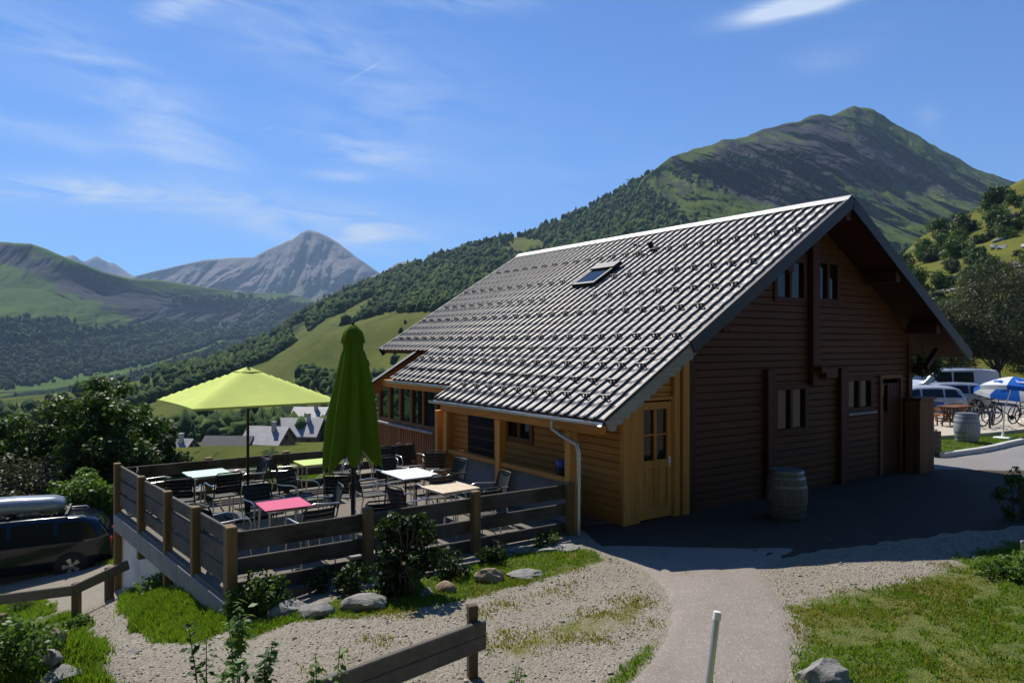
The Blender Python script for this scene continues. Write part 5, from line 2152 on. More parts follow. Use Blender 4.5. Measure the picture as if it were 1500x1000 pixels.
shrub(592, 872, .46, 1.22, 2600, .070, 'leaf_dark', 31, "dark leafy shrub growing in front of the terrace fence", 34)
shrub(515, 872, .26, .36, 600, .055, 'leaf_dark', 32, "low dark shrub at the foot of the fence, left of the tall leafy shrub", 18)
shrub(470, 870, .22, .28, 450, .055, 'leaf_dark', 33, "low dark shrub behind the grey rocks at the fence foot", 18)
shrub(380, 905, .42, .50, 1500, .055, 'leaf_mid', 34, "leafy undergrowth around the fence corner post", 22)
shrub(660, 845, .30, .30, 600, .05, 'leaf_dark', 35, "small dark plant at the fence foot, right of the tall leafy shrub", 14)
shrub(720, 825, .28, .28, 500, .05, 'leaf_dark', 36, "small dark plant behind the tan rock", 12)
shrub(800, 803, .25, .25, 400, .045, 'leaf_mid', 37, "small weedy plant under the last bay of the front fence", 12)
shrub(30, 898, .42, .30, 1300, .04, 'leaf_mid', 38, "bushy grass green plant on top of the grassy bank", 30, aspect=.3)
shrub(118, 925, .25, .2, 700, .05, 'leaf_bright', 39, "bright low plant on the side of the grassy bank", 18)
shrub(20, 975, .45, .35, 1500, .05, 'leaf_bright', 40, "bright broad leaved plant in the lowest corner of the grassy bank", 20)
shrub(1493, 765, .40, .95, 900, .06, 'leaf_mid', 41, "slender shrub at the picture's edge, beside the shaded yard", 16, clump_r=.25)
shrub(1480, 850, .45, .32, 1400, .05, 'leaf_bright', 42, "low bright plant at the grass edge below the slender shrub", 18)
shrub(235, 862, .5, .22, 1200, .05, 'leaf_bright', 43, "low weeds growing against the white terrace wall", 18)


def weed(px, py, d, hgt, n, leaf, mat, seed, label, lean=(0, 0)):
    """tall weed: one or more stems with paired toothed leaves"""
    rg = np.random.default_rng(seed)
    x = (px - 750) / F_PX * d
    z = float(gz(x, d))
    top = CAM_H + (503 - py) / F_PX * d
    hgt = max(.25, top - z)
    t = thing("tall_weed", label, "weed", (x, d, z))
    st = MB()
    Pl, Nl = [], []
    for k in range(n):
        a = rg.random() * 6.28
        r0 = rg.uniform(.0, .05)
        hh = hgt * (1 if k == 0 else rg.uniform(.55, .95))
        o = Vector((math.cos(a) * r0, math.sin(a) * r0, -.1))
        tp = Vector((o.x * 3 + lean[0] + rg.normal() * .05, o.y * 3 + lean[1] + rg.normal() * .05, hh))
        md = o.lerp(tp, .5) + Vector((rg.normal() * .02, rg.normal() * .02, 0))
        st.tube([o, md, tp], [.008, .006, .003], 6)
        m_ = int(6 + hh * 14)
        for i in range(m_):
            u = .3 + .7 * i / m_
            c = o.lerp(md, u * 2) if u < .5 else md.lerp(tp, u * 2 - 1)
            for q in range(3):
                b_ = a + i * 1.57 + q * 2.1 + rg.normal() * .3
                Pl.append(c + Vector((math.cos(b_), math.sin(b_), .1)) * rg.uniform(.0, .06))
                Nl.append((math.cos(b_) * .35 + rg.normal() * .25, math.sin(b_) * .35 + rg.normal() * .25, .9))
    Pl, Nl = np.array(Pl), np.array(Nl)
    Nl /= np.linalg.norm(Nl, axis=1, keepdims=True)
    V_, F_ = leaves_np(Pl, Nl, leaf, rg, .6)
    np_mesh("foliage", V_, F_, M[mat], t)
    st.build("stem", M['stem'], t)
    return t


weed(345, 880, 6.6, .6, 4, .085, 'leaf_bright', 51, "tall weed with a bare stem beside the fence corner, nearest the low fence's end")
weed(300, 905, 6.2, .5, 2, .075, 'leaf_mid', 52, "thin stemmed weed left of the bushiest tall weed", (-.05, 0))
weed(375, 935, 5.9, .5, 5, .085, 'leaf_mid', 53, "bushy tall weed beside the start of the plank barrier")
weed(320, 975, 5.6, .4, 5, .085, 'leaf_bright', 54, "bright weed at the bottom edge, before the plank barrier")
weed(490, 945, 5.35, .4, 4, .07, 'leaf_bright', 55, "leafy weed growing up behind the plank barrier")
weed(440, 990, 5.2, .3, 3, .07, 'leaf_mid', 56, "small weed leaning on the plank barrier at the bottom edge")
weed(748, 975, 6.3, .25, 3, .05, 'leaf_bright', 57, "small weed beside the square post of the plank barrier")
weed(1075, 985, 5.3, .25, 3, .04, 'leaf_mid', 58, "reddish weed tips beside the leaning pole")

# ------------------------------------------------------------------ grass
def grass(name, n, region, hmin, hmax, mat, seed, thr=.35, wid=.009, dry=None):
    rg = np.random.default_rng(seed)
    x = rg.uniform(region[0], region[1], n)
    y = rg.uniform(region[2], region[3], n)
    g_, dr_ = turf(x, y)
    nn = fbm(x * 2.6, y * 2.6, 4, seed)
    keep = (g_ + nn * .55) > thr + rg.random(n) * .35
    if dry is not None:
        pd = dr_ + .6 * nn
        keep &= (pd > .25) if dry else (pd <= .30)
    # nothing grows under the terrace, the house or the paving
    sx = (x - P0[0]) * GV[0] + (y - P0[1]) * GV[1]
    lx = (x - P0[0]) * LV[0] + (y - P0[1]) * LV[1]
    keep &= ~((sx > -7.5) & (sx < 9.9) & (lx > -.03) & (lx < 11.5) & (sx > -6.87 - .1 * lx))
    x, y, nn = x[keep], y[keep], nn[keep]
    m_ = len(x)
    z = gz(x, y) - .01
    hh = rg.uniform(hmin, hmax, m_) * (.75 + .5 * np.clip(nn, -.5, 1))
    a = rg.random(m_) * 6.283
    lean = rg.uniform(.1, .8, m_) * hh
    b_ = a + rg.normal(size=m_) * .8
    w_ = wid * rg.uniform(.6, 1.4, m_)
    c, s = np.cos(a) * w_, np.sin(a) * w_
    base = np.stack([x, y, z], 1)
    mid = base + np.stack([np.cos(b_) * lean * .3, np.sin(b_) * lean * .3, hh * .6], 1)
    tip = base + np.stack([np.cos(b_) * lean, np.sin(b_) * lean, hh], 1)
    side = np.stack([c, s, c * 0], 1)
    V_ = np.stack([base - side, base + side, mid + side * .6, tip, mid - side * .6], 1).reshape(-1, 3)
    F_ = np.arange(m_ * 5).reshape(m_, 5)
    return tag(np_mesh(name, V_, F_, M[mat]), kind="stuff")


grass("grass", 230000, (-2.9, 9.0, 5.0, 13.5), .03, .085, 'grass', 3, dry=False)
grass("dry_grass", 190000, (-2.9, 9.0, 5.0, 13.5), .02, .06, 'grass_dry', 4, dry=True, thr=.30)
grass("bank_grass", 230000, (-10.5, -2.4, 5.0, 13.5), .05, .14, 'grass', 5)
grass("verge_grass", 120000, (-14, -6.0, 14.5, 24), .06, .16, 'grass', 6, wid=.014)
grass("lawn_grass", 140000, (10.5, 30, 18, 32), .03, .08, 'grass', 7, wid=.016)

# loose stones on the gravel
rg = np.random.default_rng(9)
n = 30000
x, y = rg.uniform(-7.5, 8.5, n), rg.uniform(5.2, 12.5, n)
g_, _ = turf(x, y)
pa = np.array(PATH_L + PATH_R[::-1])
keep = (g_ < .45) & ~inside(x, y, [tuple(q) for q in pa]) & ~inside(x, y, YARD)
x, y = x[keep], y[keep]
v0, f0 = ICO1
n = len(x)
s_ = rg.uniform(.004, .013, n) * (1 + (rg.random(n) < .04) * 1.0)
V_ = v0[None] * (1 + .25 * rg.standard_normal((n, len(v0)))[..., None]).clip(.6, 1.4) * s_[:, None, None] * np.stack([np.ones(n), rg.uniform(.7, 1.2, n), rg.uniform(.45, .8, n)], 1)[:, None, :]
V_ = V_ + np.stack([x, y, gz(x, y) + s_ * .25], 1)[:, None, :]
F_ = f0[None] + (np.arange(n) * len(v0))[:, None, None]
m_, nt_, b_ = nodes("loose_stones")
ge = nt_.nodes.new("ShaderNodeNewGeometry")
nt_.links.new(ramp(nt_, ge.outputs["Random Per Island"], [(0, (.17, .15, .12)), (.5, (.27, .245, .20)), (1, (.44, .41, .35))]), b_.inputs["Base Color"])
setp(b_, Roughness=.9)
tag(np_mesh("gravel_stones", V_.reshape(-1, 3), F_.reshape(-1, 3), m_), kind="stuff")

# ------------------------------------------------------------------ vehicles
def wheel(t, x, y, r, side):
    w = .2
    Mx = Matrix.Translation((x, y, r)) @ Matrix.Rotation(R(90) * -side, 4, 'X')
    ty = MB()
    ty.lathe([(r * .64, 0), (r * .96, 0), (r, .03), (r, w - .03), (r * .96, w), (r * .64, w)], 32, M=Matrix.Translation((x, y - side * w, r)) @ Matrix.Rotation(R(-90) * side, 4, 'X'))
    o = ty.build("wheel", M['rubber'], t)
    rm = MB()
    S = Matrix.Translation((x, y, r))
    ring = [(r * .66, -.06), (r * .66, -.004), (r * .60, -.002), (r * .58, -.05)]
    rm.lathe(ring, 32, M=S @ Matrix.Rotation(R(-90) * side, 4, 'X'))
    rm.lathe([(0, -.03), (r * .15, -.03), (r * .15, .0), (r * .09, .012), (0, .012)], 16, M=S @ Matrix.Rotation(R(-90) * side, 4, 'X'))
    for k in range(5):
        a = 2 * math.pi * k / 5
        for da in (-.13, .13):
            rm.bar(S @ Vector((math.cos(a) * r * .1, side * -.012, math.sin(a) * r * .1)), S @ Vector((math.cos(a + da) * r * .62, side * -.012, math.sin(a + da) * r * .62)), .055, .03, (0, 1, 0))
    rm.build("rim", M['rim'], o)
    return o


def car(name, label, cat, loc, rz, L, W, outline, belt, zb, wheels, r, paint, windows, screens, taper=.18, extras=None, rear_lamp=(.62, .95), group=None):
    """x runs to the front; outline: roof and bonnet line (x, z); belt: (x, z); windows: side glass (x0, x1); screens: sloping glass (x0, x1)"""
    t = thing(name, label, cat, loc, rz, group)
    ox, oz = [p[0] for p in outline], [p[1] for p in outline]
    bx_, bz_ = [p[0] for p in belt], [p[1] for p in belt]
    zt = lambda x: float(np.interp(x, ox, oz))
    zl = lambda x: min(float(np.interp(x, bx_, bz_)), zt(x) - .03)
    def hw(x):
        u = (x / (L / 2))
        return W / 2 * (1 - .13 * max(0, abs(u) - .6) ** 2 / .16 - .05 * abs(u) ** 6)
    def yt(x): return hw(x) * (1 - taper * min(1, (zt(x) - zl(x)) / .5)) - .03
    xs = np.linspace(-L / 2, L / 2, 61)
    def sect(x):
        h_, top, bl = hw(x), zt(x), zl(x)
        b0 = zb + .10 * max(0, abs(x / (L / 2)) - .85) / .15
        h3 = [(h_ * .86, b0), (h_ * .97, b0 + .07), (h_, b0 + .28), (h_ * 1.0, bl - .10), (h_ * .975, bl), (yt(x) + .035, top - .055), (yt(x) - .05, top - .008), (yt(x) * .5, top + .012)]
        return h3
    vs, fs = [], []
    for x in xs:
        s = sect(x)
        ring = [(x, -y, z) for y, z in s] + [(x, y, z) for y, z in reversed(s)]
        vs += ring
    n = 16
    for i in range(len(xs) - 1):
        for k in range(n - 1):
            a = i * n + k
            fs.append((a, a + 1, a + n + 1, a + n))
        fs.append((i * n + n - 1, i * n, i * n + n, i * n + n + n - 1))
    fs.append(tuple(range(n)))
    fs.append(tuple(range(len(vs) - 1, len(vs) - n - 1, -1)))
    b = MB()
    b.add(vs, fs, True)
    b.build("body", paint, t)
    # glass follows the flanks a few millimetres proud of them
    for side in (-1, 1):
        for x0, x1, r0, r1 in windows:
            g_ = MB()
            N = 6
            vv = []
            for i in range(N + 1):
                for a in (.10, .90):
                    xx = x0 + (x1 - x0) * i / N
                    if a > .5: xx = (x0 + r0) + (x1 - r1 - x0 - r0) * i / N
                    h_ = hw(xx)
                    y = (h_ * .975) * (1 - a) + (yt(xx) + .035) * a + .008
                    z = zl(xx) * (1 - a) + (zt(xx) - .055) * a
                    vv.append((xx, side * y, z))
            g_.add(vv, [(2 * i, 2 * i + 1, 2 * i + 3, 2 * i + 2) for i in range(N)], False)
            g_.build("side_window", M['glass'], t)
    for x0, x1 in screens:
        g_ = MB()
        vv = []
        N = 6
        for i in range(N + 1):
            xx = x0 + (x1 - x0) * i / N
            for q in (-.93, 0, .93):
                nx = -(zt(xx + .02) - zt(xx - .02)) / .04
                ln = math.hypot(nx, 1)
                vv.append((xx + .014 * nx / ln, q * yt(xx), zt(xx) + .014 / ln + (.012 if q == 0 else 0)))
        g_.add(vv, [(3 * i + k, 3 * i + k + 1, 3 * i + k + 4, 3 * i + k + 3) for i in range(N) for k in (0, 1)], False)
        g_.build("windscreen", M['glass'], t)
    for x in wheels:
        for side in (-1, 1):
            y = hw(x) + .012
            arch = MB()
            arch.lathe([(0, -.03), (r * 1.17, -.03), (r * 1.17, .0), (0, .0)], 28, M=Matrix.Translation((x, side * (hw(x) + .002), r)) @ Matrix.Rotation(R(-90) * side, 4, 'X'))
            arch.build("wheel_arch", M['rubber'], t)
            wheel(t, x, side * (y + .004), r, side)
    for side in (-1, 1):
        xr = -L / 2
        MB().box(xr - .015, xr + .20, side * (hw(xr) - .12) - .10, side * (hw(xr) - .12) + .13, rear_lamp[0], rear_lamp[1]).build("tail_lamp", M['lamp_red'], t, bevel=.02)
        xf = L / 2
        MB().box(xf - .28, xf + .012, side * (hw(xf) - .16) - .13, side * (hw(xf) - .16) + .14, .60, .76).build("headlight", M['lamp_clear'], t, bevel=.02)
        mx = windows[-1][1] - .12
        mr = MB()
        mr.box(mx - .09, mx + .06, side * (hw(mx) + .10) - .09, side * (hw(mx) + .10) + .09, zl(mx) + .02, zl(mx) + .17)
        mr.box(mx - .02, mx + .03, min(side * (hw(mx) - .1), side * (hw(mx) + .03)), max(side * (hw(mx) - .1), side * (hw(mx) + .03)), zl(mx) + .03, zl(mx) + .07)
        mr.build("wing_mirror", paint, t, bevel=.02)
        for hx in windows:
            xx = hx[0] + .10
            MB().box(xx, xx + .20, side * (hw(xx) + .004) - .012, side * (hw(xx) + .004) + .018, zl(xx) - .13, zl(xx) - .10).build("door_handle", M['alu'] if paint is not M['navy'] else M['navy'], t, bevel=.006)
    MB().box(-L / 2 - .02, -L / 2 + .12, -W * .40, W * .40, zb + .02, zb + .20).build("bumper", M['rubber'], t, bevel=.03)
    MB().box(L / 2 - .12, L / 2 + .02, -W * .40, W * .40, zb + .02, zb + .20).build("bumper", M['rubber'], t, bevel=.03)
    if extras: extras(t, zt, yt, hw, zl)
    return t


def rack(t, zt, yt, hw, zl, x0=-1.7, x1=.5):
    for side in (-1, 1):
        p = [(x0, side * (yt(x0) - .04), zt(x0)), (x0 + .06, side * (yt(x0) - .02), zt(x0) + .05), (x1 - .06, side * (yt(x1) - .02), zt(x1) + .05), (x1, side * (yt(x1) - .04), zt(x1))]
        MB().tube(p, .017, 8).build("roof_rail", M['alu'], t)
    for x in (x0 + .45, x1 - .45):
        MB().bar((x, -yt(x) - .02, zt(x) + .085), (x, yt(x) + .02, zt(x) + .085), .06, .03).build("roof_bar", M['dark_metal'], t)


NX, NY = -13.35, 19.4
nz0 = float(gz(NX, NY))
N_RZ = math.pi + R(27)
navy = car("parked_car", "dark navy estate car with roof rails parked below the terrace, carrying a roof box", "car", (NX, NY, nz0), N_RZ, 4.65, 1.84,
    [(-2.33, .80), (-2.26, 1.08), (-1.98, 1.46), (-1.6, 1.58), (-.6, 1.625), (.35, 1.60), (.62, 1.52), (1.30, 1.08), (1.42, 1.03), (2.1, .93), (2.28, .82), (2.33, .70)],
    [(-2.4, 1.02), (-1.4, 1.00), (1.2, .94), (2.4, .8)], .22, (-1.38, 1.36), .335, M['navy'],
    [(-1.98, -1.05, .20, .03), (-.98, -.02, .02, .02), (.05, 1.12, .02, .55)], [(-2.24, -2.0), (.68, 1.26)], .20, rack)
# roof box lying on the bars
rb = thing("roof_box", "long pale blue grey roof box strapped on the navy car", "roof box", (NX, NY, nz0), N_RZ)
zr_ = 1.74
def boxsec(x, h0, w0):
    return [(x, -w0 * .80, zr_), (x, -w0, zr_ + h0 * .30), (x, -w0 * .96, zr_ + h0 * .62), (x, -w0 * .70, zr_ + h0 * .95), (x, -w0 * .2, zr_ + h0 * 1.0), (x, w0 * .2, zr_ + h0 * 1.0), (x, w0 * .70, zr_ + h0 * .95), (x, w0 * .96, zr_ + h0 * .62), (x, w0, zr_ + h0 * .30), (x, w0 * .80, zr_)]
b = MB()
SX = [(-1.95, .20, .30), (-1.90, .27, .36), (-1.7, .34, .40), (-.8, .38, .42), (.0, .38, .42), (.55, .33, .40), (.95, .24, .34), (1.18, .14, .24), (1.25, .07, .15)]
vs, fs = [], []
SX = [(x + .78, h0, w0) for x, h0, w0 in SX]
for x, h0, w0 in SX: vs += boxsec(x, h0, w0)
for i in range(len(SX) - 1):
    for k in range(10):
        a, c = i * 10 + k, i * 10 + (k + 1) % 10
        fs.append((a, c, c + 10, a + 10))
fs += [tuple(range(9, -1, -1)), tuple(len(vs) - 10 + k for k in range(10))]
b.add(vs, fs, True)
b.build("shell", M['boxgrey'], rb)
MB().box(-.9, 1.35, -.428, -.405, zr_ + .112, zr_ + .14).build("lid_seam", M['dark_metal'], rb)
MB().box(-1.2, -1.0, -.30, .30, zr_ - .06, zr_ - .004).build("foot", M['dark_metal'], rb)
MB().box(.0, .2, -.30, .30, zr_ - .06, zr_ - .004).build("foot", M['dark_metal'], rb)


def park(px, d):
    x = (px - 750) / F_PX * d
    return x, d, float(gz(x, d)) + .02


HATCH = [(-2.02, .78), (-1.97, 1.02), (-1.72, 1.34), (-1.45, 1.44), (-.6, 1.475), (.25, 1.44), (.48, 1.36), (1.12, .98), (1.25, .93), (1.82, .84), (1.98, .74), (2.03, .62)]
HB = [(-2.1, .95), (1.1, .88), (2.1, .72)]
def blue_flash(t, zt, yt, hw, zl):
    for side in (-1, 1):
        for x0, x1, z0, z1 in ((-1.0, -.35, .52, .80), (-.2, .75, .42, .62)):
            m_ = MB()
            m_.add([(x0, side * (hw(x0) + .006), z0), (x1, side * (hw(x1) + .006), z0 + .04), (x1 - .1, side * (hw(x1) + .006), z1), (x0 + .12, side * (hw(x0) + .006), z1)], [(0, 1, 2, 3)], False)
            m_.build("graphics", M['carblue'], t)


x, y, z = park(1381, 37.5)
car("parked_car", "silver hatchback parked broadside just before the pale van", "car", (x, y, z), math.pi - R(14), 4.05, 1.74, HATCH, HB, .20, (-1.24, 1.22), .32, M['silver'],
    [(-1.78, -1.0, .28, .02), (-.94, -.02, .02, .02), (.04, 1.0, .02, .5)], [(-1.95, -1.74), (.52, 1.08)], .2, None)
x, y, z = park(1340, 34.2)
car("parked_car", "pale car with blue graphics, mostly hidden behind the chalet's far corner", "car", (x, y, z), math.pi - R(8), 4.05, 1.74, HATCH, HB, .20, (-1.24, 1.22), .32, M['van'],
    [(-1.78, -1.0, .28, .02), (-.94, -.02, .02, .02), (.04, 1.0, .02, .5)], [(-1.95, -1.74), (.52, 1.08)], .2, blue_flash)
VAN = [(-2.45, .95), (-2.43, 1.75), (-2.25, 1.92), (-1.0, 1.96), (.9, 1.93), (1.2, 1.85), (1.78, 1.25), (1.92, 1.16), (2.3, 1.02), (2.43, .85), (2.46, .6)]
VB = [(-2.5, 1.16), (1.6, 1.12), (2.5, .9)]
x, y, z = park(1390, 42.5)
car("parked_van", "pale panel van with dark side glass and a roof rack", "van", (x, y, z), math.pi - R(6), 4.9, 1.9, VAN, VB, .24, (-1.5, 1.5), .33, M['van'],
    [(-.95, .18, .03, .03), (.24, 1.35, .03, .42)], [(1.22, 1.74)], .10, lambda t, zt, yt, hw, zl: rack(t, zt, yt, hw, zl, -1.8, .7), (.80, 1.3))


# ------------------------------------------------------------------ beside the road: platform, parasol, bicycles, chairs
pf = [(13.6, 23.6), (16.2, 24.6), (18.6, 25.9), (24.0, 29.5), (23.0, 32.0), (15.0, 29.2), (13.2, 27.6)]
M['sand'] = plain("pale_boards", (.42, .37, .29), .9, 0, .14, 4, .25)
b = MB()
b.prism(pf, -.05, .12, 'z')
tag(b.build("platform", M['sand'], bevel=.01), "low pale platform on the lawn, under the bicycles", "platform")

t = thing("beach_parasol", "tilted blue and white beach parasol beside the road kerb", "parasol", (16.25, 23.95, float(gz(16.25, 23.95))))
cz = 2.02
TL = Matrix.Translation((.40, 0, cz)) @ Matrix.Rotation(R(11), 4, 'Y') @ Matrix.Rotation(R(-8), 4, 'X')
n = 8
can = None
for k in range(n):
    mb = MB()
    vs = [TL @ Vector((0, 0, .03))]
    N = 5
    rings = [vs[0]]
    vv = [tuple(vs[0])]
    for j in range(1, N + 1):
        for i in range(N + 1):
            a = 2 * math.pi * (k + i / N) / n
            rr = 1.14 * j / N
            cut = 1 - .05 * math.sin(math.pi * i / N) * j / N
            vv.append(tuple(TL @ Vector((math.cos(a) * rr * cut, math.sin(a) * rr * cut, -.50 * (j / N) ** 1.5 + .03))))
    # hem
    for i in range(N + 1):
        p = Vector(vv[1 + (N - 1) * (N + 1) + i])
        vv.append(tuple(p + Vector((0, 0, -.14))))
    fs = [(0, 1 + i, 2 + i) for i in range(N)]
    for j in range(N):
        for i in range(N):
            a = 1 + j * (N + 1) + i
            fs.append((a, a + N + 1, a + N + 2, a + 1))
    mb.add(vv, fs, True)
    mb.build("canopy_panel", M['blue_cloth' if k % 2 else 'white_cloth'], t)
    # printed emblem on each panel: a plain swash
    e = MB()
    a = 2 * math.pi * (k + .5) / n
    def on(rr, da):
        q = rr / 1.14
        return TL @ Vector((math.cos(a + da) * rr, math.sin(a + da) * rr, -.50 * q ** 1.5 + .045))
    e.add([on(.66, -.22), on(.84, -.10), on(.78, .10), on(.92, .22), on(1.0, .18), on(.90, .02), on(.92, -.14)], [(0, 1, 2, 6), (2, 3, 4, 5), (2, 5, 6)], False)
    e.build("emblem", M['white_cloth' if k % 2 else 'blue_cloth'], t)
MB().tube([(.0, 0, .03), (.05, 0, 1.0), (.40, 0, cz + .02)], .02, 10).build("pole", M['white'], t)
MB().lathe([(0, .0), (.27, .0), (.28, .05), (.05, .08), (.035, .22), (0, .22)], 20).build("base", M['white'], t)


def make_bike():
    t = thing("bicycle", "bicycle", "bicycle", (0, 0, 0), 0, "bicycles parked on the platform")
    r = .335
    for x in (-.52, .53):
        w = MB()
        n = 28
        w.tube([(x + math.cos(2 * math.pi * i / n) * r, 0, r + math.sin(2 * math.pi * i / n) * r) for i in range(n + 1)], .024, 6, False)
        o = w.build("wheel", M['rubber'], t)
        s = MB()
        for k in range(9):
            a = 2 * math.pi * k / 9
            s.tube([(x, 0, r), (x + math.cos(a) * r * .95, 0, r + math.sin(a) * r * .95)], .004, 4)
        s.build("spokes", M['alu'], o)
    f = MB()
    bb, st_, hd, hd2 = (-.08, 0, .30), (-.22, 0, .78), (.34, 0, .80), (.38, 0, .68)
    for a, b_ in ((bb, st_), (bb, hd2), (st_, hd), (hd, hd2)):
        f.tube([a, b_], .019, 8)
    for s in (-.04, .04):
        f.tube([bb, (-.52, s, r)], .010, 6).tube([(st_[0], 0, st_[2] - .06), (-.52, s, r)], .009, 6)
        f.tube([hd2, (.42, s, .58), (.53, s, r)], .012, 6)
    f.build("frame", M['dark_metal'], t)
    MB().tube([(.33, 0, .80), (.31, 0, .94), (.36, 0, .97)], .014, 8).tube([(.30, -.30, .98), (.36, -.1, .97), (.36, .1, .97), (.30, .30, .98)], .013, 8).build("handlebar", M['dark_metal'], t)
    sd = MB()
    sd.tube([(-.22, 0, .78), (-.25, 0, .90)], .014, 8)
    sd.prism([(-.38, -.07), (-.38, .07), (-.2, .045), (-.10, .02), (-.10, -.02), (-.2, -.045)], .90, .945, 'z')
    sd.build("saddle", M['weave'], t, bevel=.01)
    MB().lathe([(0, -.01), (.09, -.01), (.09, .01), (0, .01)], 16, M=Matrix.Translation((-.08, .05, .30)) @ Matrix.Rotation(R(90), 4, 'X')).tube([(-.08, .06, .30), (-.02, .07, .14), (-.02, .15, .14)], .009, 6).build("crankset", M['dark_metal'], t)
    return t


bk0 = make_bike()
BL = ["dark framed bicycle leaning behind the sunlit barrel", "bicycle beside the parasol pole, turned towards the road", "bicycle standing between the barrel and the parasol pole", "bicycle at the far edge of the platform, behind the others", "bicycle nearest the picture's edge on the platform"]
for i, (px, d, rz) in enumerate(((1428, 26.2, .5), (1478, 26.8, 2.6), (1452, 26.4, .9), (1440, 29.0, .2), (1497, 27.6, .4))):
    o = bk0 if i == 0 else copy_tree(bk0)
    x = (px - 750) / F_PX * d
    o.location = (x, d, .125)
    o.rotation_euler = (R(5), 0, rz)
    o['label'] = BL[i]


# white garden chair, planter box and wooden stools by the far corner
def garden_chair(px, d, rz, mat, label):
    x = (px - 750) / F_PX * d
    t = thing("garden_chair", label, "chair", (x, d, float(gz(x, d)) + .02), rz)
    MB().box(-.24, .24, -.24, .24, .40, .44).build("seat", mat, t, bevel=.01)
    b = MB()
    for i in range(5):
        b.box(-.23 + i * .1, -.17 + i * .1, .22, .25, .47, .86, Matrix.Rotation(R(-6), 4, 'X'))
    b.box(-.24, .24, .215, .255, .861, .90, Matrix.Rotation(R(-6), 4, 'X'))
    b.box(-.24, .24, .22, .25, .441, .47, Matrix.Rotation(R(-6), 4, 'X'))
    b.build("backrest", mat, t)
    for sx in (-1, 1):
        for sy in (-1, 1):
            MB().box(sx * .22 - .02, sx * .22 + .02, sy * .21 - .02, sy * .21 + .02, 0, .40).build("leg", mat, t)
        MB().box(sx * .26 - .025, sx * .26 + .025, -.22, .24, .62, .65).build("armrest", mat, t)
    return t


garden_chair(1353, 27.0, .4, M['white'], "white slatted garden chair by the far corner of the chalet")
garden_chair(1378, 28.4, 1.2, M['orange'], "orange wooden garden chair beside the white one")
garden_chair(1398, 28.0, -2.4, M['orange_z'], "brown wooden garden chair just before the silver hatchback")
garden_chair(1371, 29.6, .2, M['orange_z'], "brown wooden garden chair behind the orange one")
garden_chair(1412, 28.8, 1.9, M['brown'], "dark garden chair at the head of the slatted wooden table")
garden_chair(1386, 26.6, 3.0, M['brown'], "dark garden chair turned away from the road, before the slatted table")
x_ = (1399 - 750) / F_PX * 27.2
t = thing("garden_table", "low slatted wooden table on the platform among the garden chairs", "table", (x_, 27.2, .125), .5)
b = MB()
for i in range(6):
    b.box(-.6, .6, -.36 + i * .122, -.36 + i * .122 + .105, .66, .69)
b.build("table_top", M['orange_z'], t, bevel=.006)
for sx in (-1, 1):
    MB().bar((sx * .45, -.30, .0), (sx * .45, .30, .655), .05, .05).build("leg", M['brown'], t)
    MB().bar((sx * .45 + .052, .30, .0), (sx * .45 + .052, -.30, .655), .05, .05).build("leg", M['brown'], t)
x, y, _ = onz(1364, 667, 0)
t = thing("planter_box", "dark brown wooden planter box standing on the lawn by the chalet corner", "planter", (x, y + .35, float(gz(x, y + .35))), ROT)
b = MB()
for i in range(4):
    z0 = .02 + i * .16
    b.box(-.36, .36, -.30, -.27, z0, z0 + .152).box(-.36, .36, .27, .30, z0, z0 + .152).box(-.36, -.33, -.268, .268, z0, z0 + .152).box(.33, .36, -.268, .268, z0, z0 + .152)
b.build("box", M['brown'], t, bevel=.005)
MB().box(-.325, .325, -.265, .265, .05, .60).build("soil", M['bark'], t)
rg = np.random.default_rng(3)
P_, N_, _ = crown_points(160, .30, .28, rg, 8, .0, .1, .4)
V_, F_ = leaves_np(P_ + np.array([0, 0, .60]), N_, .08, rg)
np_mesh("plant", V_, F_, M['leaf_dark'], t)

# flower basket under the far eave
hb = sl(9.97, .0, 2.52)
t = thing("hanging_basket", "dark round plant basket hanging under the chalet's far eave", "hanging basket", hb, 0)
MB().lathe([(.0, -.22), (.12, -.19), (.20, -.08), (.22, .0), (.19, .0), (0, -.03)], 20).build("basket", M['brown'], t)
rg = np.random.default_rng(4)
P_, N_, _ = crown_points(700, .36, .42, rg, 18, .0, .0, .45)
V_, F_ = leaves_np(P_ + np.array([0, 0, -.16]), N_, .09, rg)
np_mesh("foliage", V_, F_, M['leaf_dark'], t)
MB().tube([(.20, 0, 0), (0, 0, .45), (0, 0, .70)], .006, 5).tube([(-.20, 0, 0), (0, 0, .45)], .006, 5).build("chain", M['dark_metal'], t)

# ------------------------------------------------------------------ the village in the valley
M['slate'] = plain("slate_roof", (.20, .20, .215), .6, .1, .18, .6)
M['slate_dark'] = plain("dark_slate_roof", (.05, .05, .056), .8, 0, .2, .6)
M['villwall'] = plain("pale_house_wall", (.45, .41, .34), .9, 0, .12, .5)
M['villwood'] = plain("timber_house_wall", (.20, .12, .06), .8, 0, .2, .6)


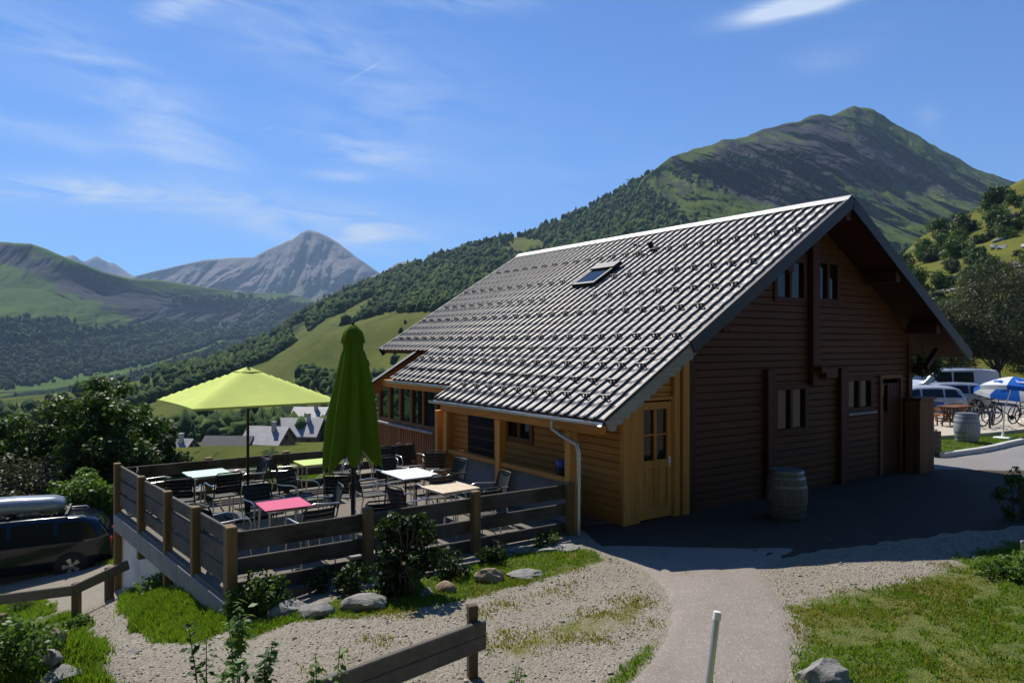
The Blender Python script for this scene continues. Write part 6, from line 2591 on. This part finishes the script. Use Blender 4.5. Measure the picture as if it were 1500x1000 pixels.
def house(px, py, d, w, ln, eave, ridge, rz, wall, roof_m, label, chim=True):
    """py: the foot of the house in the picture"""
    p = at(px, py, d)
    t = thing("village_house", label, "house", p, rz)
    b = MB()
    b.box(-ln / 2, ln / 2, -w / 2, w / 2, -9, eave)
    b.prism([(-w / 2, eave + .001), (w / 2, eave + .001), (0, ridge)], -ln / 2, ln / 2, 'x')
    b.build("wall", wall, t)
    for sy in (-1, 1):
        r_ = MB()
        k_ = (ridge - eave) / (w / 2)
        y1 = w / 2 + .7
        q = [(0, ridge + .35), (sy * y1, ridge + .35 - k_ * y1), (sy * y1, ridge + .12 - k_ * y1), (0, ridge + .12)]
        r_.prism(q, -ln / 2 - .7, ln / 2 + .7, 'x')
        o = r_.build("roof", roof_m, t)
        if chim and sy > 0:
            c = MB()
            c.box(ln * .2 - .4, ln * .2 + .4, -1.2, -.4, ridge - 1, ridge + 1.3).box(ln * .2 - .5, ln * .2 + .5, -1.3, -.3, ridge + 1.31, ridge + 1.5)
            c.build("chimney", M['villwall'], o)
    n = max(2, int(ln / 3))
    for i in range(n):
        for z0 in (eave - 2.2, eave - 4.8):
            x = -ln / 2 + ln * (i + .5) / n
            MB().box(x - .5, x + .5, -w / 2 - .06, -w / 2 - .01, z0, z0 + 1.3).build("window", M['glass'], t)
    for z0 in (eave - 2.2, eave + .2):
        MB().box(-ln / 2 - .06, -ln / 2 - .01, -.6, .6, z0, z0 + 1.2).build("window", M['glass'], t)
        MB().box(ln / 2 + .01, ln / 2 + .06, -.6, .6, z0, z0 + 1.2).build("window", M['glass'], t)
    return t


house(262, 668, 150, 5.0, 5.5, 1.4, 3.4, -.2, M['villwall'], M['slate'], "small grey roofed village house, lowest and nearest the dark trees")
house(336, 667, 158, 7.5, 9.5, 1.4, 4.0, -.05, M['villwood'], M['slate_dark'], "long village house under a dark slate roof, behind the open parasol's pole", False)
house(394, 658, 160, 7.5, 8.5, 1.8, 4.8, -.22, M['villwood'], M['slate'], "village house with a timber gable end and a pale roof, left of the folded parasol")
house(443, 650, 175, 8, 9.5, 2.6, 6.0, -.12, M['villwood'], M['slate'], "broad pale roofed village house just left of the folded parasol")
house(456, 622, 190, 7, 8, 2.0, 4.4, -.1, M['villwall'], M['slate'], "highest village house, its pale roof showing above its neighbour")
# lift pylon on the ridge
pp = at(922, 275, 1350)
t = thing("lift_pylon", "tiny lift pylon standing on the wooded ridge against the sky", "pylon", pp)
MB().tube([(0, 0, -8), (0, 0, 14)], [.9, .6], 8).build("mast", M['dark_metal'], t)
MB().box(-6, 6, -.5, .5, 14, 15).build("crossarm", M['dark_metal'], t)

# unseen wood added at the photographer's back to hold off sky light
def sky_block_wood():
    rg = np.random.default_rng(44)
    n = 900
    x, y = rg.uniform(-46, 46, n), rg.uniform(-44, -3.5, n)
    P = np.stack([x, y, gz(x, y)], 1)
    return P, rg.uniform(2.0, 3.6, n)


P, S_ = sky_block_wood()
crowns("unseen_sky_block_wood", P, S_, M['forest'], ICO2, .5, 45, 2.6)

# ------------------------------------------------------------------ mountain air
hz = MB()
hz.box(-9500, 9500, -140, 9800, -420, 1750)
m = bpy.data.materials.new("mountain_air")
m.use_nodes = True
nt = m.node_tree
nt.nodes.clear()
out = nt.nodes.new("ShaderNodeOutputMaterial")
pv = nt.nodes.new("ShaderNodeVolumePrincipled")
pv.inputs["Color"].default_value = (.50, .72, 1.0, 1)
pv.inputs["Density"].default_value = 8.0e-5
pv.inputs["Anisotropy"].default_value = 0.1
nt.links.new(pv.outputs[0], out.inputs["Volume"])
tag(hz.build("haze", m), kind="stuff")
